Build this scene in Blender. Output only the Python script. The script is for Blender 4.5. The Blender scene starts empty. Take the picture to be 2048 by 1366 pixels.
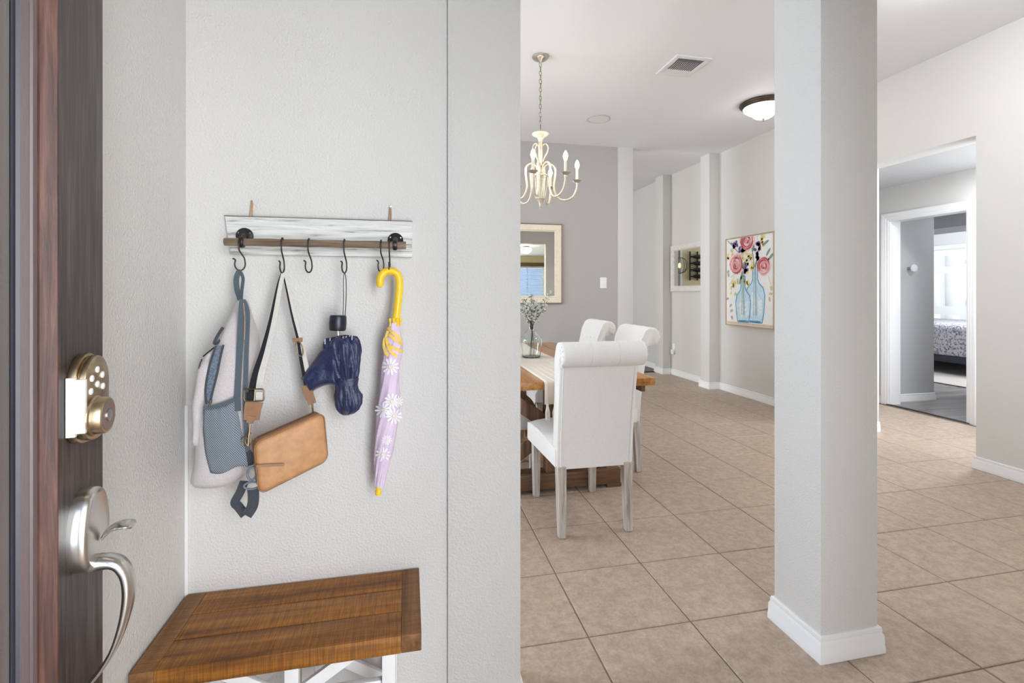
import bpy, bmesh, math, random
from math import sin, cos, pi, radians, sqrt
from mathutils import Vector, Matrix, noise

random.seed(7)
sc = bpy.context.scene
COL = sc.collection

# ---------------------------------------------------------------- camera
F_PX, YAW, Y_HOR, EYE = 974.56, 0.208119, 585.07, 1.25
cam_d = bpy.data.cameras.new('camera')
cam = bpy.data.objects.new('camera', cam_d)
COL.objects.link(cam)
cam.location = (0, 0, EYE)
cam.rotation_euler = (pi / 2, 0, -YAW)
cam_d.sensor_width = 36
cam_d.lens = F_PX / 2048 * 36
cam_d.shift_y = (Y_HOR - 683) / 2048
cam_d.clip_start = 0.02
sc.camera = cam

# ---------------------------------------------------------------- world, daylight, exposure
w = bpy.data.worlds.new('sky'); sc.world = w; w.use_nodes = True
bg = w.node_tree.nodes['Background']
bg.inputs[0].default_value = (0.62, 0.76, 1.0, 1)
bg.inputs[1].default_value = 0.8
vs = sc.view_settings
vs.view_transform = 'Standard'; vs.look = 'None'; vs.gamma = 1; vs.use_curve_mapping = False
vs.exposure = 0.42
sc.cycles.use_denoising = True
sc.cycles.max_bounces = 14
sc.cycles.diffuse_bounces = 8
sc.cycles.glossy_bounces = 6
sc.cycles.transparent_max_bounces = 12
sc.cycles.sample_clamp_indirect = 6.0
sc.cycles.caustics_refractive = False
sc.cycles.caustics_reflective = False


def daylight(name, loc, rot, sx, sy, power, col=(0.86, 0.93, 1.0)):
    d = bpy.data.lights.new(name, 'AREA'); d.shape = 'RECTANGLE'
    d.size, d.size_y, d.energy, d.color = sx, sy, power, col
    o = bpy.data.objects.new(name, d); COL.objects.link(o)
    o.location = loc; o.rotation_euler = rot
    return o


# daylight falls in through the open front door behind the camera and through windows; the study and lobby ones are added fill
daylight('daylight_front_door', (1.15, -1.10, 1.25), (radians(90), 0, radians(38)), 1.9, 2.3, 140, (0.93, 0.96, 1.0))
daylight('daylight_dining_window', (-2.95, 3.4, 1.6), (0, radians(-90), 0), 1.7, 2.6, 100, (0.84, 0.92, 1.0))
daylight('study_fill_light', (2.15, -4.6, 1.5), (radians(90), 0, 0), 1.6, 1.4, 90)  # added fill through an extra opening, for the entry floor and column front
daylight('daylight_kitchen_window', (-2.95, 7.6, 1.6), (0, radians(-90), 0), 1.6, 2.4, 150, (0.90, 0.95, 1.0))
daylight('daylight_bedroom_window', (8.2, 3.62, 1.6), (radians(90), 0, 0), 2.2, 1.6, 230)
daylight('lobby_fill_light', (4.68, 2.12, 1.55), (radians(90), 0, 0), 0.9, 1.5, 26)  # added fill through an invented opening, to brighten lobby wall and floor


# ---------------------------------------------------------------- colours and materials
def lin(c):
    c /= 255.0
    return c / 12.92 if c <= 0.04045 else ((c + 0.055) / 1.055) ** 2.4


def rgb(r, g, b):
    return (lin(r), lin(g), lin(b), 1)


class NT:
    def __init__(s, m):
        s.t = m.node_tree; s.n = s.t.nodes; s.l = s.t.links

    def add(s, kind, **kw):
        nd = s.n.new(kind)
        for k, v in kw.items():
            if k.startswith('i_'):
                key = k[2:]
                nd.inputs[int(key) if key.isdigit() else key.replace('_', ' ')].default_value = v
            else:
                setattr(nd, k, v)
        return nd

    def link(s, a, b):
        s.l.new(a, b)


def base_mat(name, col, rough=0.6, metal=0.0, **kw):
    m = bpy.data.materials.new(name); m.use_nodes = True
    p = m.node_tree.nodes['Principled BSDF']
    p.inputs['Base Color'].default_value = col
    p.inputs['Roughness'].default_value = rough
    p.inputs['Metallic'].default_value = metal
    for k, v in kw.items():
        p.inputs[k.replace('_', ' ')].default_value = v
    m.diffuse_color = col
    return m, NT(m), p


def coords(t, scale=(1, 1, 1), per_object=False):
    tc = t.add('ShaderNodeTexCoord')
    mp = t.add('ShaderNodeMapping')
    mp.inputs['Scale'].default_value = scale
    if per_object:
        oi = t.add('ShaderNodeObjectInfo')
        mul = t.add('ShaderNodeVectorMath', operation='SCALE')
        cmb = t.add('ShaderNodeCombineXYZ')
        for k in range(3):
            t.link(oi.outputs['Random'], cmb.inputs[k])
        t.link(cmb.outputs[0], mul.inputs[0]); mul.inputs['Scale'].default_value = 37.0
        ad = t.add('ShaderNodeVectorMath', operation='ADD')
        t.link(tc.outputs['Object'], ad.inputs[0]); t.link(mul.outputs[0], ad.inputs[1])
        t.link(ad.outputs[0], mp.inputs['Vector'])
    else:
        t.link(tc.outputs['Object'], mp.inputs['Vector'])
    return mp.outputs[0]


def add_bump(t, p, vec, scale, strength, dist, detail=3.0, rough=0.6):
    nz = t.add('ShaderNodeTexNoise'); nz.inputs['Scale'].default_value = scale
    nz.inputs['Detail'].default_value = detail; nz.inputs['Roughness'].default_value = rough
    t.link(vec, nz.inputs['Vector'])
    b = t.add('ShaderNodeBump'); b.inputs['Strength'].default_value = strength; b.inputs['Distance'].default_value = dist
    t.link(nz.outputs[0], b.inputs['Height']); t.link(b.outputs[0], p.inputs['Normal'])
    return nz, b


def ramp(t, fac, stops):
    r = t.add('ShaderNodeValToRGB')
    e = r.color_ramp.elements
    while len(e) < len(stops):
        e.new(0.5)
    for k, (pos, c) in enumerate(stops):
        e[k].position = pos; e[k].color = c
    t.link(fac, r.inputs[0])
    return r.outputs[0]


def plain(name, col, rough=0.6, metal=0.0, var=0.06, scale=30, bump=0.0, bscale=200, bdist=0.001, stretch=(1, 1, 1), per=False, **kw):
    """a material with a gentle noise in its own colour and, if wanted, fine relief"""
    m, t, p = base_mat(name, col, rough, metal, **kw)
    vec = coords(t, stretch, per)
    if var:
        nz = t.add('ShaderNodeTexNoise'); nz.inputs['Scale'].default_value = scale; nz.inputs['Detail'].default_value = 4
        t.link(vec, nz.inputs['Vector'])
        a = tuple(c * (1 - var) for c in col[:3]) + (1,)
        b = tuple(min(1, c * (1 + var)) for c in col[:3]) + (1,)
        t.link(ramp(t, nz.outputs[0], [(0.3, a), (0.7, b)]), p.inputs['Base Color'])
    if bump:
        add_bump(t, p, vec, bscale, bump, bdist)
    return m


def wood(name, dark, mid, light, axis=0, rough=0.5, scale=1.0, saw=0.0, bump=0.25, per=True, contrast=(0.3, 0.5, 0.72)):
    """grain drawn out along one axis; saw adds cross-cut marks"""
    m, t, p = base_mat(name, mid, rough)
    s = [26 * scale] * 3; s[axis] = 1.6 * scale
    vec = coords(t, tuple(s), per)
    nz = t.add('ShaderNodeTexNoise'); nz.inputs['Scale'].default_value = 1.6; nz.inputs['Detail'].default_value = 8
    nz.inputs['Roughness'].default_value = 0.65; nz.inputs['Distortion'].default_value = 0.4
    t.link(vec, nz.inputs['Vector'])
    c = ramp(t, nz.outputs[0], [(contrast[0], dark), (contrast[1], mid), (contrast[2], light)])
    h = nz.outputs[0]
    if saw:
        s2 = [14] * 3; s2[axis] = 420
        v2 = coords(t, tuple(s2), per)
        n2 = t.add('ShaderNodeTexNoise'); n2.inputs['Scale'].default_value = 1.0; n2.inputs['Detail'].default_value = 3
        n2.inputs['Distortion'].default_value = 0.3
        t.link(v2, n2.inputs['Vector'])
        mx = t.add('ShaderNodeMix', data_type='RGBA', blend_type='MULTIPLY'); mx.inputs[0].default_value = saw
        t.link(c, mx.inputs[6])
        t.link(ramp(t, n2.outputs[0], [(0.38, (0.35, 0.33, 0.3, 1)), (0.62, (1, 1, 1, 1))]), mx.inputs[7])
        c = mx.outputs[2]; h = n2.outputs[0]
    t.link(c, p.inputs['Base Color'])
    b = t.add('ShaderNodeBump'); b.inputs['Strength'].default_value = bump; b.inputs['Distance'].default_value = 0.001
    t.link(h, b.inputs['Height']); t.link(b.outputs[0], p.inputs['Normal'])
    return m


def emit(name, col, strength):
    m, t, p = base_mat(name, col, 0.4)
    p.inputs['Emission Color'].default_value = col
    p.inputs['Emission Strength'].default_value = strength
    return m


def wall_paint(name, col, bump=0.35):
    m, t, p = base_mat(name, col, 0.62)
    vec = coords(t)
    add_bump(t, p, vec, 170, bump, 0.003, 2.0, 0.5)
    return m


M = {}
M['wall'] = wall_paint('greige_paint', (0.66, 0.65, 0.63, 1), 0.8)
M['accent'] = wall_paint('taupe_paint', (0.44, 0.418, 0.395, 1), 0.2)
M['wall_far'] = wall_paint('greige_paint_hall', (0.64, 0.625, 0.60, 1), 0.15)
M['hallgrey'] = wall_paint('grey_paint', (0.50, 0.50, 0.505, 1), 0.12)
M['yellow'] = wall_paint('warm_cream_paint', (0.62, 0.55, 0.36, 1), 0.12)
M['slate'] = wall_paint('slate_paint', (0.22, 0.26, 0.30, 1), 0.12)
M['ceiling'] = wall_paint('white_ceiling_paint', (0.86, 0.88, 0.905, 1), 0.25)
M['trim'] = plain('white_trim_enamel', (0.80, 0.80, 0.80, 1), 0.32, var=0.0)
M['grout'] = plain('grout', rgb(120, 106, 92), 0.9, var=0.15, scale=60)
M['chrome'] = plain('satin_nickel', (0.62, 0.60, 0.57, 1), 0.28, 1.0, var=0.05, scale=60)
M['brass'] = plain('antique_brass', (0.28, 0.21, 0.12, 1), 0.33, 1.0, var=0.2, scale=60)
M['nickel_bronze'] = plain('aged_nickel', (0.50, 0.39, 0.25, 1), 0.33, 1.0, var=0.3, scale=45)
M['iron'] = plain('dark_iron', (0.05, 0.045, 0.045, 1), 0.4, 0.8, var=0.2)
M['bronze'] = plain('oil_rubbed_bronze', (0.10, 0.075, 0.06, 1), 0.4, 0.7, var=0.2)
M['mirror'] = base_mat('mirror_glass', (0.92, 0.93, 0.93, 1), 0.015, 1.0)[0]
M['white_plastic'] = plain('white_plastic', (0.85, 0.85, 0.83, 1), 0.35, var=0)
M['black_plastic'] = plain('black_plastic', (0.012, 0.014, 0.025, 1), 0.35, var=0.1)


def tile_material():
    m, t, p = base_mat('stone_look_tile', rgb(166, 149, 134), 0.4)
    vec = coords(t, (1, 1, 1), True)
    n1 = t.add('ShaderNodeTexNoise'); n1.inputs['Scale'].default_value = 24; n1.inputs['Detail'].default_value = 9; n1.inputs['Roughness'].default_value = 0.62
    t.link(vec, n1.inputs['Vector'])
    c = ramp(t, n1.outputs[0], [(0.28, rgb(164, 145, 129)), (0.5, rgb(178, 158, 141)), (0.75, rgb(194, 175, 158))])
    n2 = t.add('ShaderNodeTexNoise'); n2.inputs['Scale'].default_value = 100; n2.inputs['Detail'].default_value = 3
    t.link(vec, n2.inputs['Vector'])
    mx = t.add('ShaderNodeMix', data_type='RGBA', blend_type='MULTIPLY'); mx.inputs[0].default_value = 0.55
    t.link(c, mx.inputs[6]); t.link(ramp(t, n2.outputs[0], [(0.3, (0.72, 0.7, 0.68, 1)), (0.6, (1, 1, 1, 1))]), mx.inputs[7])
    t.link(mx.outputs[2], p.inputs['Base Color'])
    t.link(ramp(t, n1.outputs[0], [(0.3, (0.5, 0.5, 0.5, 1)), (0.7, (0.36, 0.36, 0.36, 1))]), p.inputs['Roughness'])
    b = t.add('ShaderNodeBump'); b.inputs['Strength'].default_value = 0.6; b.inputs['Distance'].default_value = 0.002
    s2 = coords(t, (14, 40, 1), True)
    n3 = t.add('ShaderNodeTexNoise'); n3.inputs['Scale'].default_value = 1.4; n3.inputs['Detail'].default_value = 6
    t.link(s2, n3.inputs['Vector']); t.link(n3.outputs[0], b.inputs['Height']); t.link(b.outputs[0], p.inputs['Normal'])
    return m


M['tile'] = tile_material()


# ---------------------------------------------------------------- geometry helpers
def ray(px, py):
    u = (px - 1024) / F_PX; v = (Y_HOR - py) / F_PX
    return Vector((sin(YAW) + u * cos(YAW), cos(YAW) - u * sin(YAW), v))


def at_y(px, py, Y):                    # the point of the photograph's pixel on the plane y = Y
    r = ray(px, py); k = Y / r.y
    return Vector((r.x * k, Y, EYE + r.z * k))


def seen(x, y, z):
    d = x * sin(YAW) + y * cos(YAW)
    if d < 0.2:
        return None
    xc = x * cos(YAW) - y * sin(YAW)
    return 1024 + F_PX * xc / d, Y_HOR + F_PX * (EYE - z) / d


ORG = {}


class MB:
    """collects vertices and faces in world (or thing-local) metres; build() links them as one mesh object"""
    def __init__(s):
        s.v = []; s.f = []

    def add(s, vs_, fs_):
        b = len(s.v)
        s.v += [Vector(q) for q in vs_]
        s.f += [tuple(b + i for i in f) for f in fs_]
        return s

    def box(s, x0, x1, y0, y1, z0, z1, mtx=None):
        q = [Vector((x, y, z)) for z in (z0, z1) for y in (y0, y1) for x in (x0, x1)]
        if mtx:
            q = [mtx @ a for a in q]
        return s.add(q, [(0, 2, 3, 1), (4, 5, 7, 6), (0, 1, 5, 4), (2, 6, 7, 3), (0, 4, 6, 2), (1, 3, 7, 5)])

    def loft(s, rings, cap=True, closed=False):
        n = len(rings[0]); b = len(s.v)
        for r in rings:
            s.v += [Vector(q) for q in r]
        m = len(rings)
        for i in range(m if closed else m - 1):
            i2 = (i + 1) % m
            for j in range(n):
                j2 = (j + 1) % n
                s.f.append((b + i * n + j, b + i * n + j2, b + i2 * n + j2, b + i2 * n + j))
        if cap and not closed:
            s.f.append(tuple(b + j for j in reversed(range(n))))
            s.f.append(tuple(b + (m - 1) * n + j for j in range(n)))
        return s

    def grid(s, rows):
        n = len(rows[0]); b = len(s.v)
        for r in rows:
            s.v += [Vector(q) for q in r]
        for i in range(len(rows) - 1):
            for j in range(n - 1):
                s.f.append((b + i * n + j, b + i * n + j + 1, b + (i + 1) * n + j + 1, b + (i + 1) * n + j))
        return s

    def tube(s, pts, r, seg=8, closed=False, flat=None, up=None):
        """round tube, or a flat band when flat=(half width, half thickness); up gives the band's face direction"""
        pts = [Vector(q) for q in pts]; n = len(pts)
        rings = []; prev = None
        for i, q in enumerate(pts):
            if closed:
                tn = pts[(i + 1) % n] - pts[i - 1]
            else:
                tn = pts[min(i + 1, n - 1)] - pts[max(i - 1, 0)]
            tn.normalize()
            if up is not None:
                u = up[i] if isinstance(up, list) else up
                nrm = Vector(u) - tn * tn.dot(Vector(u))
            elif prev is None:
                a = Vector((0, 0, 1)) if abs(tn.z) < 0.9 else Vector((1, 0, 0))
                nrm = a - tn * tn.dot(a)
            else:
                nrm = prev - tn * tn.dot(prev)
            nrm.normalize(); prev = nrm
            bn = tn.cross(nrm)
            if flat:
                hw, ht = (flat[i] if isinstance(flat, list) else flat)
                ring = [q + bn * a + nrm * c for a, c in ((-hw, -ht), (hw, -ht), (hw, ht), (-hw, ht))]
            else:
                rr = r[i] if isinstance(r, (list, tuple)) else r
                ring = [q + (nrm * cos(2 * pi * k / seg) + bn * sin(2 * pi * k / seg)) * rr for k in range(seg)]
            rings.append(ring)
        return s.loft(rings, True, closed)

    def lathe(s, prof, seg=24, mtx=None, cap=False):
        """profile of (radius, height) turned about z"""
        rings = [[Vector((r * cos(2 * pi * k / seg), r * sin(2 * pi * k / seg), z)) for k in range(seg)] for r, z in prof]
        if mtx:
            rings = [[mtx @ q for q in r] for r in rings]
        return s.loft(rings, cap)

    def prism(s, poly, fn, lo, hi):
        """2-D outline swept from lo to hi; fn(u, v, w) gives the point"""
        n = len(poly); b = len(s.v)
        for wv in (lo, hi):
            s.v += [Vector(fn(u, v, wv)) for u, v in poly]
        s.f.append(tuple(b + i for i in reversed(range(n))))
        s.f.append(tuple(b + n + i for i in range(n)))
        for i in range(n):
            j = (i + 1) % n
            s.f.append((b + i, b + j, b + n + j, b + n + i))
        return s

    def build(s, name, mat, parent=None, bevel=0.0, bseg=2, sharp=38, sub=0, solid=0.0, jit=0.0, jscale=8, origin=None, angle=30, merge=True):
        if parent is not None:
            o0 = ORG[parent.name]
        elif origin is not None:
            o0 = Vector(origin)
        else:
            lo = [min(q[k] for q in s.v) for k in range(3)]; hi = [max(q[k] for q in s.v) for k in range(3)]
            o0 = Vector(((lo[0] + hi[0]) / 2, (lo[1] + hi[1]) / 2, lo[2]))
        if jit:
            for q in s.v:
                nv = noise.noise_vector(q * jscale)
                q += nv * jit
        bm = bmesh.new()
        bv = [bm.verts.new(q - o0) for q in s.v]
        for f in s.f:
            if len(set(f)) > 2:
                try:
                    bm.faces.new([bv[i] for i in f])
                except ValueError:
                    pass
        if merge:
            bmesh.ops.remove_doubles(bm, verts=bm.verts, dist=1e-6)
        bmesh.ops.recalc_face_normals(bm, faces=bm.faces)
        if bevel:
            ed = [e for e in bm.edges if len(e.link_faces) == 2 and e.calc_face_angle(0) > radians(angle)]
            bmesh.ops.bevel(bm, geom=ed, offset=bevel, segments=bseg, affect='EDGES', profile=0.6, clamp_overlap=True)
        me = bpy.data.meshes.new(name)
        bm.to_mesh(me); bm.free()
        for pl in me.polygons:
            pl.use_smooth = True
        me.set_sharp_from_angle(angle=radians(sharp))
        me.materials.append(M[mat] if isinstance(mat, str) else mat)
        o = bpy.data.objects.new(name, me); COL.objects.link(o)
        ORG[o.name] = o0
        if parent is not None:
            o.parent = parent
        else:
            o.location = o0
        if solid:
            md = o.modifiers.new('thickness', 'SOLIDIFY'); md.thickness = solid; md.offset = 0
        if sub:
            md = o.modifiers.new('smooth', 'SUBSURF'); md.levels = sub; md.render_levels = sub
        return o


def B(*a, **k):
    return MB().box(*a, **k)


def tag(o, label=None, cat=None, group=None, kind=None):
    if label: o['label'] = label
    if cat: o['category'] = cat
    if group: o['group'] = group
    if kind: o['kind'] = kind
    return o


def thing(name, loc, label, cat, group=None):
    o = bpy.data.objects.new(name, None); COL.objects.link(o)
    o.location = loc; o.empty_display_size = 0.1
    ORG[o.name] = Vector(loc)
    return tag(o, label, cat, group)


def struct(mb, name, mat, parent=None, **k):
    k.setdefault('merge', False)
    o = mb.build(name, mat, parent, **k)
    if parent is None:
        o['kind'] = 'structure'
    return o


def copy_tree(o, parent=None):
    c = o.copy(); COL.objects.link(c); c.parent = parent
    ORG[c.name] = ORG[o.name]
    for ch in [q for q in COL.objects if q.parent == o]:
        copy_tree(ch, c)
    return c


def smooth_path(pts, n=6, closed=False):
    """Catmull-Rom through the points"""
    pts = [Vector(q) for q in pts]; m = len(pts); out = []
    rng = range(m if closed else m - 1)
    for i in rng:
        if closed:
            p0, p1, p2, p3 = pts[i - 1], pts[i], pts[(i + 1) % m], pts[(i + 2) % m]
        else:
            p0, p1, p2, p3 = pts[max(i - 1, 0)], pts[i], pts[i + 1], pts[min(i + 2, m - 1)]
        for k in range(n):
            t = k / n
            out.append(0.5 * ((2 * p1) + (p2 - p0) * t + (2 * p0 - 5 * p1 + 4 * p2 - p3) * t * t + (3 * p1 - p0 - 3 * p2 + p3) * t ** 3))
    if not closed:
        out.append(pts[-1])
    return out


# ================================================================ the setting
CEIL = 3.055
XR = 3.94            # the long wall with the painting
YN = 1.425           # the wall with the hooks
YD = 5.649           # the taupe wall of the dining room

# floor: grout bed, then each tile
T0X, T0Y, TS = 0.638, 1.6746, 0.41033
floor = struct(B(-2.7, 5.36, -0.9, 9.3, -0.08, -0.003), 'floor', 'grout')
floor['label'] = 'beige stone-look tiled floor with thin brown joints'


def tile_mesh():
    g = 0.0028; a = TS / 2 - g; c = 0.0025
    m = MB()
    rings = []
    for s_, z in ((a, -0.012), (a, -c), (a - c, 0.0)):
        rings.append([(-s_, -s_, z), (s_, -s_, z), (s_, s_, z), (-s_, s_, z)])
    m.loft(rings)
    return m


def wood_zone(x, y):        # dark boards instead of tiles
    return (y > 7.06 and x > 2.0) or x > 5.2


proto = None; rest = MB(); ntile = 0
cells = []
for i in range(-9, 12):
    for j in range(-7, 19):
        cx, cy = T0X + (i + 0.5) * TS, T0Y + (j + 0.5) * TS
        if cx > 5.36 or wood_zone(cx, cy) or cy > 9.2:
            continue
        vis = False
        for dx in (-0.5, -0.25, 0, 0.25, 0.5):
            for dy in (-0.5, -0.25, 0, 0.25, 0.5):
                x, y = cx + dx * TS, cy + dy * TS
                q = seen(x, y, 0)
                if q and 1036 < q[0] < 2050 and q[1] < 1368 and q[1] > 640:
                    if y > YD and x / y < 2.733 / YD:
                        continue                      # behind the taupe wall
                    if x > XR and not (y / x < 3.62 / 4.14 and y / x > 2.7 / XR):
                        continue
                    if x < XR + 0.01:
                        vis = True
                    elif 2.6 < y < 5:
                        vis = True
        cells.append((vis, cx, cy))
for vis, cx, cy in cells:
    if vis:
        if proto is None:
            proto = tile_mesh().build('tile', 'tile', floor, sharp=20)
            # the part's own mesh is centred on the tile
            proto.data.transform(Matrix.Translation(ORG[floor.name]))
            o = proto
        else:
            o = proto.copy(); COL.objects.link(o); o.parent = floor
        o.location = Vector((cx, cy, 0)) - ORG[floor.name] + Vector((0, 0, random.uniform(-0.0007, 0)))
        ntile += 1
    else:
        a = TS / 2 - 0.0028
        rest.box(cx - a, cx + a, cy - a, cy + a, -0.012, 0)
tag(rest.build('tiles', 'tile', floor, sharp=20), kind='stuff')
print('tiles', ntile)

# dark board floors beyond
boards = wood('grey_brown_boards', rgb(70, 66, 64), rgb(112, 107, 103), rgb(146, 141, 137), axis=0, rough=0.28, scale=0.5, bump=0.1, per=False)
struct(B(5.2, 10.0, 2.2, 9.0, -0.05, 0.003), 'floor_bedroom', boards)
struct(B(2.03, 3.94, 7.06, 9.3, -0.05, 0.004), 'floor_hall', wood('dark_boards', rgb(52, 38, 30), rgb(82, 62, 50), rgb(110, 88, 72), axis=0, rough=0.4, per=False))
struct(B(5.205, 5.235, 3.62, 4.46, 0, 0.010), 'threshold_trim', 'iron')
struct(B(2.74, 3.94, 7.05, 7.075, 0, 0.010), 'hall_threshold_trim', 'iron')


def with_hole(axis, a0, a1, z0, z1, t0, t1, holes):
    """a wall from a0 to a1, thickness t0..t1, with rectangular holes (h0, h1, zb, zt)"""
    m = MB()
    def bx(p, q, zb, zt):
        if q - p > 1e-4 and zt - zb > 1e-4:
            if axis == 'x':
                m.box(p, q, t0, t1, zb, zt)
            else:
                m.box(t0, t1, p, q, zb, zt)
    cur = a0
    for h0, h1, zb, zt in sorted(holes):
        bx(cur, h0, z0, z1); bx(h0, h1, z0, zb); bx(h0, h1, zt, z1); cur = h1
    bx(cur, a1, z0, z1)
    return m


# walls
struct(B(-0.70, -0.572, -0.27, YN + 0.13, 0, CEIL), 'wall_left', 'wall')
struct(B(-0.572, 0.109, YN, YN + 0.13, 0, CEIL), 'wall_nook', 'wall')
struct(B(0.109, 0.325, YN - 0.012, YN + 0.16, 0, CEIL), 'nook_end_pillar', 'wall', bevel=0.004)
struct(B(-0.572, -0.565, YN - 0.006, YN, 0.0, 0.955), 'trim_1', 'trim')
struct(B(-2.7, -0.70, YN, YN + 0.13, 0, CEIL), 'wall_dining_front', 'wall')
struct(with_hole('y', YN, 9.3, 0, CEIL, -2.82, -2.7, [(2.1, 4.7, 0.75, 2.45), (6.4, 8.8, 0.8, 2.4)]), 'wall_dining_side', 'wall')
struct(B(-2.7, 2.532, YD, YD + 0.14, 0, CEIL), 'wall_dining', 'accent')
struct(B(2.532, 2.733, YD - 0.016, YD + 0.15, 0, CEIL), 'dining_end_pillar', 'wall_far', bevel=0.004)
struct(with_hole('x', -0.70, 4.14, 0, CEIL, -0.27, -0.14, [(-0.32, 0.66, 0, 2.1), (0.82, 1.24, 0.12, 2.1), (1.9, 3.25, 0, 2.43)]), 'wall_front', 'wall')  # the narrow hole is the added sidelight
struct(with_hole('y', -0.27, 9.3, 0, CEIL, XR, XR + 0.2, [(2.706, 3.61, 0, 2.365)]), 'wall_right', 'wall_far')
struct(B(3.80, XR, 5.64, 5.84, 0, CEIL), 'hall_pillar', 'wall_far', bevel=0.004)
struct(B(3.80, XR, 6.82, 7.06, 0, CEIL), 'hall_pillar', 'wall_far', bevel=0.004)
struct(B(2.42, XR, 9.18, 9.3, 0, CEIL), 'wall_back', 'slate')
struct(B(-2.7, 2.42, 9.1, 9.3, 0, CEIL), 'wall_kitchen', 'yellow')
struct(B(2.38, 2.42, 9.06, 9.1, 0, CEIL), 'trim_2', 'trim')
struct(B(-2.82, XR + 0.2, -0.27, 9.3, CEIL, CEIL + 0.1), 'ceiling', 'ceiling')
# a shallow beam over the line of the column
struct(B(0.325, XR, 1.40, 1.62, 2.78, CEIL), 'ceiling_beam', 'wall')

# column with its base moulding
colm = struct(B(1.366, 1.600, 1.400, 1.617, 0, CEIL), 'column', 'wall', bevel=0.005)


def base_profile(h=0.088, d=0.016):
    return [(0, 0), (d, 0), (d, h * 0.22), (d * 0.93, h * 0.25), (d * 0.86, h * 0.66), (d * 0.55, h * 0.80), (d * 0.62, h * 0.86), (d * 0.5, h * 0.97), (d * 0.30, h), (0, h)]


def skirt(name, path, closed=False, parent=None, h=0.088, d=0.016):
    """baseboard along a floor path; the wall is on the left-hand side of the direction of travel"""
    pr = base_profile(h, d); n = len(path); rings = []
    P = [Vector((x, y)) for x, y in path]
    for i, p in enumerate(P):
        dirs = []
        if closed or i > 0:
            dirs.append((p - P[i - 1]).normalized())
        if closed or i < n - 1:
            dirs.append((P[(i + 1) % n] - p).normalized())
        nr = [Vector((q.y, -q.x)) for q in dirs]
        m = sum(nr, Vector((0, 0)))
        m = m / max(0.2, m.dot(nr[0]))
        rings.append([Vector((p.x + m.x * a, p.y + m.y * a, z)) for a, z in pr])
    mb = MB().loft(rings, True, closed)
    return struct(mb, name, 'trim', parent, sharp=25)


skirt('baseboard_column', [(1.366, 1.617), (1.366, 1.400), (1.600, 1.400), (1.600, 1.617)], closed=True)
# long wall, near part and round the edge of the opening
skirt('baseboard_right', [(4.14, 2.706), (3.94, 2.706), (3.94, -0.14)])
skirt('baseboard_hall', [(3.94, 7.06), (3.80, 7.06), (3.80, 6.82), (3.94, 6.82), (3.94, 5.84), (3.80, 5.84), (3.80, 5.64), (3.94, 5.64), (3.94, 3.61), (4.14, 3.61)][::1])
skirt('baseboard_hall_back', [(3.94, 9.18), (3.94, 7.075)])
skirt('baseboard_nook', [(-0.572, YN), (0.109, YN), (0.109, YN - 0.012), (0.325, YN - 0.012), (0.325, YN + 0.16)], h=0.088)
skirt('baseboard_dining', [(-2.7, YD), (2.532, YD), (2.532, YD - 0.016), (2.733, YD - 0.016), (2.733, YD + 0.15)])

# the little lobby behind the opening, and its cased doorway
LX = 5.218
struct(with_hole('y', 2.2, 4.9, 0, 2.6, LX, LX + 0.14, [(3.65, 4.435, 0, 2.05)]), 'wall_lobby', 'wall_far')
struct(B(4.14, LX, 4.75, 4.9, 0, 2.6), 'wall_lobby_back', 'hallgrey')
struct(with_hole('x', 4.14, LX, 0, 2.6, 2.2, 2.35, [(4.22, 5.14, 0.75, 2.3)]), 'wall_lobby_front', 'hallgrey')  # hole added to let the lobby fill light in
struct(B(4.14, LX + 0.14, 2.2, 4.9, 2.42, 2.52), 'ceiling_lobby', 'hallgrey')
skirt('baseboard_lobby', [(LX, 4.75), (LX, 4.51)])


def casing(name, X, y0, y1, zt, face, wd=0.075, dp=0.02, mat='trim'):
    """door casing on a wall x = X: three mitred mouldings; face -1 looks to -x"""
    o = thing(name, (X, (y0 + y1) / 2, 0), None, None); o['kind'] = 'structure'
    prof = [(0, 0), (0, 0.45), (0.12, 0.6), (0.3, 0.62), (0.36, 0.8), (0.7, 0.85), (0.8, 1.0), (1.0, 1.0), (1.0, 0)]
    def sweep(pts, outs, nm):
        rings = []
        for (y, z), (oy, oz) in zip(pts, outs):
            rings.append([Vector((X + face * b * dp, y + oy * a * wd, z + oz * a * wd)) for a, b in prof])
        MB().loft(rings).build(nm, mat, o, sharp=25)
    sweep([(y0, 0), (y0, zt)], [(-1, 0), (-1, 1)], 'side_casing')
    sweep([(y1, 0), (y1, zt)], [(1, 0), (1, 1)], 'side_casing')
    sweep([(y0, zt), (y1, zt)], [(-1, 1), (1, 1)], 'head_casing')
    return o


casing('door_casing_1', LX, 3.65, 4.435, 2.05, -1)
jm = MB().box(LX - 0.004, LX + 0.145, 3.650, 3.662, 0, 2.038).box(LX - 0.004, LX + 0.145, 4.423, 4.435, 0, 2.038).box(LX - 0.004, LX + 0.145, 3.650, 4.435, 2.038, 2.05)
struct(jm, 'door_jamb_1', 'trim')

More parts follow.
